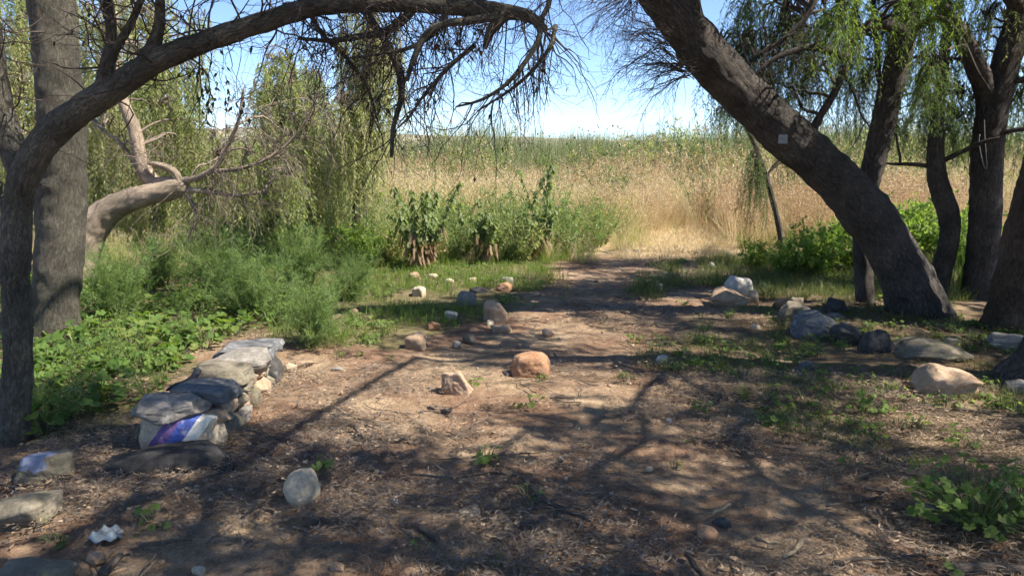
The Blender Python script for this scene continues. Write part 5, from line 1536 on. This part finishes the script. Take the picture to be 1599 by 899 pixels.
def leafy_mesh(seed, nst, hgt, spread, mat, nn=26, lL=0.07, lW=0.035):
    return feathery_mesh(seed, nst, hgt, spread, mat, nn, lL, lW)
lb = [leafy_mesh(740 + k, 46, 0.8, 0.5, 'leaf_bush') for k in range(3)]
BG = 'leafy bushes behind the leaning trunk'
for i, (px, py, s_, lab) in enumerate([
    (1270, 432, 0.85, 'bright leafy bush left of the slender dark trunk'),
    (1320, 425, 0.95, 'bright leafy bush just behind the slender dark trunk'),
    (1225, 428, 0.6, 'low leafy bush at the foot of the leaning sapling'),
    (1405, 412, 1.1, 'leafy bush seen between the leaning trunk and the crooked trunk'),
    (1440, 400, 1.1, 'leafy bush behind the crooked trunk'),
    (1500, 420, 1.0, 'leafy bush between the crooked trunk and the forked trunk'),
    (1180, 420, 0.5, 'small leafy bush left of the leaning sapling'),
    (560, 418, 0.8, 'leafy bush at the foot of the tall narrow weeping tree')]):
    place_plant('leafy_bush', lb[i % 3], ('stem_bundle', 'foliage'), px, py, s_, i * 2.1, lab, 'bush', BG)
# grassy clump at right
gc = []
for k in range(2):
    mb = MB(); rng = np.random.default_rng(760 + k)
    blades(mb, 90, 0.5, 1.0, 0.3, 0.014, rng, 0.7, 0.4, seg=5)
    gc.append(mb.mesh('blade_tuft', [M['grass_green']], smooth=False))
for i, (px, py, s_, lab) in enumerate([(1500, 452, 0.85, 'tall arching grass clump left of the forked trunk'), (1570, 440, 0.9, 'tall grass clump between the forked trunk and the reddish trunk'), (1160, 620, 0.16, 'small fresh grass tuft on the litter right of the path')]):
    x, y = G(px, py)
    o = link('grass_clump', gc[i % 2], None, (x, y, float(h2(x, y)) - 0.01)); o.scale = (s_,) * 3
    tag(o, lab, 'grass', 'single grass clumps')

# tall weeds with withered skirts
def dock(px, py, hgt, label, seed, skirt=1.0, spread=0.3, stems=4):
    rng = np.random.default_rng(seed)
    x, y = G(px, py); z = float(h2(x, y))
    r = empty('tall_weed', (x, y, z), label, 'plant', 'tall weeds at the field edge')
    b0 = np.array([x, y, z]) + rng.normal(size=(stems, 3)) * np.array([0.05, 0.05, 0])
    a = np.arange(stems) * 2.4 + rng.uniform(0, 6)
    d0 = np.stack([np.cos(a) * rng.uniform(0.1, 0.34, stems), np.sin(a) * 0.25, np.ones(stems)], 1)
    pl, rr = grow(b0, d0, hgt * rng.uniform(0.55, 1.1, stems), np.full(stems, 0.010), rng, 12, 0.22, -0.01, 0.4)
    for k in range(stems):
        mb = MB(); tubes(mb, pl[k:k + 1], rr[k:k + 1], 6); mb.build('stem', M['stalk'], r)
    def leafset(n_, lo, hi, L_, W_, down, mat, nm, jit=0.05):
        p_, t_, _ = along(pl, rr, n_, rng, lo, hi)
        aa = rng.uniform(0, 2 * pi, n_)
        d_ = np.stack([np.cos(aa), np.sin(aa), rng.uniform(-0.2, 0.6, n_) - down], 1)
        mbx = MB()
        for q, dd in zip(p_, norm(d_)):
            s_ = norm(np.cross(dd, np.array([0, 0, 1.0])) + 1e-6); l_ = L_ * rng.uniform(0.5, 1.2); w_ = W_ * rng.uniform(0.6, 1.2)
            c0 = q; c1 = q + dd * l_ * 0.4 + np.array([0, 0, 0.02]); c2 = q + dd * l_ * 0.75 - np.array([0, 0, 0.03 + down * 0.05]); c3 = q + dd * l_ - np.array([0, 0, 0.10 * l_ / 0.2 * (0.5 + down)])
            tw = np.array([0, 0, 1.0]) * rng.normal() * 0.4
            s_ = norm(s_ + tw)
            V = [c0, c1 - s_ * w_ / 2, c1 + s_ * w_ / 2 + np.array([0, 0, 0.015]), c2 - s_ * w_ * 0.38, c2 + s_ * w_ * 0.38, c3]
            mbx.add(V, [[1, 2, 4, 3]], [[0, 2, 1], [3, 4, 5]])
        tag(mbx.build(nm, M[mat], r, smooth=False), kind='stuff')
    leafset(60 * stems, 0.28, 1.0, 0.10, 0.045, 0.0, 'leaf_dock', 'leaf_mass')
    leafset(int(110 * skirt), 0.10, 0.50, 0.15, 0.04, 0.8, 'leaf_withered', 'withered_skirt')
    return r
dock(658, 418, 1.25, 'bushy tall weed with the thickest brown withered skirt, leftmost of three', 771, 1.5, 0.4, 10)
dock(765, 412, 1.05, 'shorter tall weed in the middle of three at the field edge', 772, 0.8, 0.3, 7)
dock(850, 404, 1.32, 'tallest green weed, rightmost of three at the field edge', 773, 0.7, 0.3, 9)

# mallow in the right foreground: every leaf a part
mal = mallow_leaf_mesh(780); mal2 = mallow_leaf_mesh(781)
def mallow_plant(px, py, nleaf, hgt, spread, size, label, seed, group):
    rng = np.random.default_rng(seed)
    x, y = G(px, py); z = float(h2(x, y))
    r = empty('mallow_plant', (x, y, z), label, 'plant', group)
    st_ = MB()
    for k in range(nleaf):
        a = rng.uniform(0, 2 * pi); rr_ = spread * math.sqrt(rng.uniform(0.03, 1)); zz = hgt * rng.uniform(0.2, 1) * (1 - 0.4 * rr_ / spread)
        c = np.array([cos(a) * rr_, sin(a) * rr_ * 0.8, zz])
        n_ = norm(np.array([cos(a) * 0.55, sin(a) * 0.55 - 0.2, 1.0]) + rng.normal(size=3) * 0.3)
        r1_, u1_, n1_ = frame_from(n_, np.array([cos(a), sin(a), 0.0]))
        o = link('leaf', mal if k % 2 else mal2, r, tuple(c))
        from mathutils import Matrix
        o.rotation_euler = Matrix(np.stack([r1_, u1_, n1_], 1).tolist()).to_euler()
        s_ = size * rng.uniform(0.5, 1.15); o.scale = (s_, s_, s_)
        tt = np.linspace(0, 1, 6)[:, None]
        pl_ = np.array([cos(a) * 0.03, sin(a) * 0.03, -0.01]) * (1 - tt) + c * tt + np.array([0, 0, 1]) * np.sin(tt * pi) * 0.03
        tubes(st_, pl_[None], np.full((1, 6), 0.0022), 4)
    me = st_.mesh('stalk_bundle', [M['stalk']]); tag(link('stalk_bundle', me, r, (0, 0, 0)), kind='stuff')
    return r
MG = 'mallow plants on the clearing floor'
mallow_plant(1525, 815, 150, 0.36, 0.29, 0.033, 'lush mallow plant with lobed leaves in the lower right corner', 790, MG)
mallow_plant(1590, 800, 70, 0.28, 0.20, 0.033, 'mallow plant cut off by the right edge of the picture', 791, MG)
mallow_plant(1352, 640, 34, 0.20, 0.13, 0.030, 'small mallow between the lush mallow and the stone border', 792, MG)
mallow_plant(1500, 690, 16, 0.13, 0.13, 0.030, 'sparse mallow sprig just above the lush mallow', 793, MG)
mallow_plant(215, 560, 30, 0.36, 0.16, 0.05, 'tall mallow standing out of the ground cover behind the wall', 794, MG)
mallow_plant(1138, 500, 14, 0.16, 0.06, 0.022, 'green sprig growing in front of the big sunlit tan boulder', 795, MG)
mallow_plant(845, 592, 10, 0.07, 0.06, 0.014, 'tiny green sprig at the right side of the rounded orange boulder', 796, MG)
mallow_plant(1462, 628, 10, 0.10, 0.05, 0.016, 'tiny sprig in front of the big wedge-shaped rock', 797, MG)

# white-flowered plant at the right edge
x, y = G(1590, 515); z = float(h2(x, y))
r = empty('flowering_plant', (x, y, z), 'leafy plant with small white flowers before the reddish trunk', 'plant')
rng = np.random.default_rng(800)
sm, lm = leafy_mesh(801, 20, 0.34, 0.3, 'leaf_bush', 22, 0.07, 0.016)
tag(link('stem_bundle', sm, r, (0, 0, 0)), kind='stuff'); tag(link('foliage', lm, r, (0, 0, 0)), kind='stuff')
fl = MB()
for q in range(9):
    c = np.array([rng.uniform(-0.22, 0.05), rng.uniform(-0.12, 0.05), rng.uniform(0.16, 0.36)])
    a = np.arange(8) * pi / 4
    leaves(fl, np.repeat(c[None], 8, 0), np.stack([np.cos(a), np.sin(a), np.full(8, 0.15)], 1), np.tile([[0, 0, 1.0]], (8, 1)), np.full(8, 0.016), np.full(8, 0.011))
me = fl.mesh('flower_head', [M['petal']], smooth=False)
tag(link('flower_head', me, r, (0, 0, 0)), kind='stuff')

# far small tree
t11 = weeping_tree('small far brownish tree standing in the field between the slender and crooked trunks', (1405, 262), 34.0, [(1406, 240, 34, 0.25), (1404, 215, 34, 0.12)], 0.3,
             [(1405, 215, 34, 22, 14, 0.5, 70, 0.5, 1.4, 30, 0.14, 0.035, 0)], 120, group=G_R, mats=('leaf_withered', 'leaf_dark'))

# ------------------------------------------------------------------ sticks
def stick(pts, w0, w1, mat, label, z=0.026, fork=None, group='fallen sticks'):
    rows = []
    for (a, b_) in pts:
        x, y = G(a, b_); rows.append([x, y, float(h2(x, y)) + z])
    L = spline(np.array(rows), 0.02)
    L[:, 2] += 0.004 * np.sin(np.linspace(0, 9, len(L)))
    mb = MB(); tube(mb, L, np.linspace(w0, w1, len(L)) * 0.72, 8, 0.08, 0.0, int(pts[0][0]), lump=0.08)
    if fork:
        rows = [[*G(a, b_), float(h2(*G(a, b_))) + z] for a, b_ in fork]
        L2 = spline(np.array(rows), 0.02); tube(mb, L2, np.linspace(w1, w1 * 0.5, len(L2)) / 2, 6, 0.08)
    return tag(mb.build('stick', M[mat]), label, 'stick', group)
stick([(816, 757), (832, 775), (868, 800), (922, 819)], .012, .020, 'stick', 'dark forked stick lying right of the yellowish oval stone', fork=[(832, 775), (850, 790), (872, 790)])
stick([(655, 834), (670, 841), (684, 850)], .020, .018, 'stick', 'short thick grey stick below the yellowish oval stone')
stick([(482, 828), (500, 822), (535, 818), (574, 821)], .013, .010, 'stick', 'brown stick below the egg-shaped stone')
stick([(555, 677), (561, 685), (569, 697)], .022, .016, 'stick', 'short dark stick on the sunlit litter left of the middle')
stick([(383, 810), (405, 795), (425, 786), (445, 788)], .010, .007, 'stick', 'thin crooked stick touching the left side of the egg-shaped stone')
stick([(205, 858), (250, 850), (300, 846)], .014, .010, 'stick', 'thin dark stick right of the torn plastic')
stick([(160, 895), (175, 880), (190, 868)], .028, .018, 'stick', 'thick grey stick end at the bottom left beside the small tan stone')
stick([(1072, 868), (1085, 885), (1098, 903)], .016, .014, 'stick', 'grey stick running out of the bottom edge left of the orange-brown stone')
stick([(1178, 842), (1200, 848), (1218, 850)], .010, .008, 'stick_pale', 'pale straight stick right of the orange-brown stone')
stick([(1252, 848), (1240, 862), (1225, 872)], .016, .008, 'stick_pale', 'pale curved peel of bark near the bottom right of the middle')
stick([(1112, 814), (1126, 806), (1139, 798)], .011, .009, 'stick_pale', 'short pale stick leaning over the dark stone', z=0.05)
stick([(1343, 742), (1365, 733), (1392, 722)], .009, .006, 'stick_pale', 'thin pale twig in the sun patch left of the lush mallow')
stick([(640, 752), (700, 757), (760, 750), (810, 755)], .009, .006, 'stick', 'long thin brown stick across the middle of the litter')
stick([(770, 803), (830, 802), (860, 803)], .010, .007, 'stick', 'thin brown stick right beside the yellowish oval stone')
stick([(1090, 500), (1140, 503), (1200, 500), (1220, 502)], .014, .010, 'stick_pale', 'long pale stick lying below the big sunlit boulder')
stick([(1300, 880), (1390, 872), (1480, 868)], .010, .008, 'stick', 'long thin stick across the lower right sun patch')
stick([(1350, 760), (1385, 768), (1330, 782), (1290, 790)], .009, .007, 'stick', 'thin bent stick between the sun patch and the lush mallow')
stick([(1490, 893), (1540, 887), (1599, 893)], .030, .026, 'stick', 'stout stick at the bottom right corner')
stick([(520, 648), (545, 660), (585, 672)], .007, .005, 'stick_pale', 'hair-thin pale twig on sunlit ground left of the angular stone')
# black rod leaning by the flat slab
a_, b2_ = G(1561, 582), P(1538, 543, 5.85)
mb = MB(); L = np.array([[a_[0], a_[1], 0.0], (np.array([a_[0], a_[1], 0.0]) + b2_) / 2, b2_]); tube(mb, spline(L, 0.03), np.full(len(spline(L, 0.03)), 0.010), 8)
tag(mb.build('rod', plain_mat('black_rod', (0.02, 0.02, 0.02), 0.5, 0.2)), 'black rod leaning on the flat grey slab by the reddish trunk', 'rod')
# bark scraps and dead leaves on the sunlit ground
def scrap(pts, mat, label, name, cat):
    rng = np.random.default_rng(int(pts[0][0]))
    c = np.mean([G(a, b_) for a, b_ in pts], 0)
    V, T = ICO3; V = V.copy()
    w = abs(G(pts[-1][0], pts[-1][1])[0] - G(pts[0][0], pts[0][1])[0]) / 2
    V = V * np.array([w, w * 0.5, 0.012])
    V[:, 2] += 0.9 * (V[:, 0] ** 2 + 2 * V[:, 1] ** 2) / w + 0.02 * vn(V, 40, 3)
    V = V + norm(V) * (0.15 * w * vn(V, 2 / w, 5))[:, None]
    mb = MB(); mb.add(V + np.array([c[0], c[1], float(h2(c[0], c[1])) + 0.015]), None, T)
    return tag(mb.build(name, mat), label, cat)
scrap([(664, 648), (684, 648)], M['bark_dark'], 'curled dark bark scrap on sunlit ground below the angular stone, left of two', 'bark_scrap', 'bark')
scrap([(684, 652), (708, 652)], M['bark_dark'], 'dark bark scrap on sunlit ground below the angular stone, right of two', 'bark_scrap', 'bark')
# torn plastic
rng = np.random.default_rng(810)
gx_, gy_ = np.meshgrid(np.linspace(-1, 1, 14), np.linspace(-1, 1, 12))
c = G(166, 838)
pz = np.stack([gx_, gy_, np.zeros_like(gx_)], -1)
V = np.stack([gx_ * 0.055 * (1 + 0.3 * vn(pz, 1.5, 1)), gy_ * 0.045 * (1 + 0.3 * vn(pz, 1.7, 2)), 0.035 + 0.028 * fbm(pz, 1.6, 3, 4) - 0.02 * (gx_ ** 2 + gy_ ** 2) / 2], -1).reshape(-1, 3)
V = V + np.array([c[0], c[1], float(h2(*c))])
idx = np.arange(12 * 14).reshape(12, 14)
mb = MB(); mb.add(V, np.stack([idx[:-1, :-1], idx[:-1, 1:], idx[1:, 1:], idx[1:, :-1]], -1).reshape(-1, 4))
o = tag(mb.build('plastic_scrap', plain_mat('pale_plastic', (0.30, 0.34, 0.35), 0.35, 0.2, 30)), 'crumpled pale scrap of torn plastic on the litter at lower left', 'plastic')
md = o.modifiers.new('thick', 'SOLIDIFY'); md.thickness = 0.0015

# ------------------------------------------------------------------ litter
def proto_litter(seed, n, L0, L1, W0, rad, mats, curl=0.5):
    """straws, needles and slips of dead leaf lying about"""
    rng = np.random.default_rng(seed); mb = MB()
    a = rng.uniform(0, 2 * pi, n); rr_ = rad * np.sqrt(rng.uniform(0, 1, n))
    c = np.stack([np.cos(a) * rr_, np.sin(a) * rr_, rng.uniform(0.002, 0.018, n)], 1)
    th = rng.uniform(0, 2 * pi, n); L_ = rng.uniform(L0, L1, n); k_ = rng.normal(size=n) * curl
    seg = 4
    t = np.linspace(-0.5, 0.5, seg + 1)
    W_ = W0 * rng.uniform(0.5, 1.5, n)
    rows = []
    for tk in t:
        an = th + k_ * tk * 2
        q = c + np.stack([np.cos(an), np.sin(an), np.zeros(n)], 1) * (L_ * tk)[:, None]
        q[:, 2] += np.abs(tk) * L_ * rng.uniform(-0.1, 0.25, n) + 0.003
        s_ = np.stack([-np.sin(an), np.cos(an), rng.normal(size=n) * 0.3], 1)
        w = W_ * (1 - (2 * abs(tk)) ** 2 * 0.7)
        rows += [q - s_ * w[:, None] / 2, q + s_ * w[:, None] / 2]
    V = np.stack(rows, 1)
    o_ = np.arange(n)[:, None] * (2 * seg + 2)
    for j in range(seg):
        pass
    Q = np.concatenate([np.concatenate([o_ + 2 * j, o_ + 2 * j + 1, o_ + 2 * j + 3, o_ + 2 * j + 2], 1) for j in range(seg)])
    mb.add(V.reshape(-1, 3), Q)
    return mb.mesh('litter', mats, smooth=False)
pro = [proto_litter(820 + k, 34, 0.015, 0.075, 0.0034, 0.14, [M['litter']]) for k in range(5)] + \
      [proto_litter(830 + k, 22, 0.015, 0.09, 0.0034, 0.14, [M['litter_grey']], 0.9) for k in range(4)] + \
      [proto_litter(840 + k, 10, 0.015, 0.035, 0.010, 0.14, [M['litter']], 0.3) for k in range(3)]
xs, ys = [], []
for (n, y0, y1) in [(8500, 2.0, 5.0), (7500, 4.5, 11.0)]:
    yy = np.sqrt(rs.uniform(y0 ** 2, y1 ** 2, n)); xx = rs.uniform(-1, 1, n) * (yy * 0.74 + 0.6)
    xs.append(xx); ys.append(yy)
x = np.concatenate(xs); y = np.concatenate(ys)
dn = noise2(x, y, 0.9, 98) + 0.6 * noise2(x, y, 2.6, 99)
veg = inpoly(x, y, Z_COVER) | inpoly(x, y, Z_LEFT)
k = (rs.uniform(size=len(x)) < np.clip(0.42 + 0.95 * dn, 0.04, 1)) & ~(veg & (rs.uniform(size=len(x)) < 0.6))
x, y = x[k], y[k]; n = len(x)
pk = np.where(noise2(x, y, 0.7, 100) + rs.normal(size=n) * 0.35 > 0.0, rs.integers(0, 5, n), rs.integers(5, 9, n))
pk = np.where(rs.uniform(size=n) < 0.16, rs.integers(9, 12, n), pk)
scatter('leaf_litter', pro, np.stack([x, y, h2(x, y) + 0.010], 1), rots(n, rs, 0.07), np.repeat(rs.uniform(0.7, 1.3, n)[:, None], 3, 1), pk, 'dry straw, twigs and leaf litter strewn over the reddish soil', 'litter')
# thin fallen twigs
pro = []
for k in range(8):
    rng = np.random.default_rng(850 + k); mb = MB()
    pl, rr = grow(np.array([[-0.1, 0, 0.01]]), np.array([[1.0, 0.1, 0.0]]), np.array([rng.uniform(0.14, 0.3)]), np.array([rng.uniform(0.002, 0.0045)]), rng, 9, 0.4, 0)
    pl[:, :, 2] = 0.008 + np.abs(pl[:, :, 2]) * 0.25
    tubes(mb, pl, rr, 5)
    pp, tt, r_ = along(pl, rr, 2, rng, 0.3, 0.9)
    pl2, rr2 = grow(pp, tt + rv(2, rng) * np.array([0.8, 0.8, 0.1]), np.full(2, 0.07), r_ * 0.7, rng, 5, 0.4, 0)
    pl2[:, :, 2] = 0.008 + np.abs(pl2[:, :, 2]) * 0.3
    tubes(mb, pl2, rr2, 4)
    pro.append(mb.mesh('twig', [M['stick'] if k % 3 else M['twig_dry']]))
x, y = scat_pts(900, (-4.2, 4.6), (2.1, 9.5), rs); n = len(x)
scatter('fallen_twigs', pro, np.stack([x, y, h2(x, y) + 0.006], 1), rots(n, rs, 0.05), np.repeat(rs.uniform(0.5, 1.3, n)[:, None], 3, 1), rs.integers(0, 8, n), 'thin fallen twigs scattered over the clearing floor', 'twigs')
# gravel
pro = [rock_mesh('grit', (0.03, 0.026, 0.02), M[mt], 860 + k, 0.3, 0.1, 0, 3, 3) for k, mt in enumerate(['rock_tan', 'rock_grey', 'rock_pale', 'rock_orange'])]
x, y = scat_pts(900, (-4.5, 5), (2.1, 10.5), rs); n = len(x)
scatter('grit', pro, np.stack([x, y, h2(x, y) + 0.004], 1), rots(n, rs, 0.4), np.repeat((0.25 + 0.9 * rs.uniform(size=n) ** 3)[:, None], 3, 1), rs.integers(0, 4, n), 'small grit and pebble bits in the soil', 'gravel')

# ------------------------------------------------------------------ haze
bm = bmesh.new(); bmesh.ops.create_cube(bm, size=1.0)
me = bpy.data.meshes.new('haze'); bm.to_mesh(me); bm.free()
hz = link('haze', me)
hz.scale = (8400, 8400, 132); hz.location = (0, 0, 62)
m, nt, out = newmat('haze_air')
pv = N(nt, 'ShaderNodeVolumePrincipled')
pv.inputs['Color'].default_value = (0.80, 0.88, 1.0, 1)
pv.inputs['Density'].default_value = 0.00005
pv.inputs['Anisotropy'].default_value = 0.2
nt.links.new(pv.outputs[0], out.inputs['Volume'])
me.materials.append(m)
tag(hz, 'thin bluish air haze over the whole place', 'haze', kind='stuff')
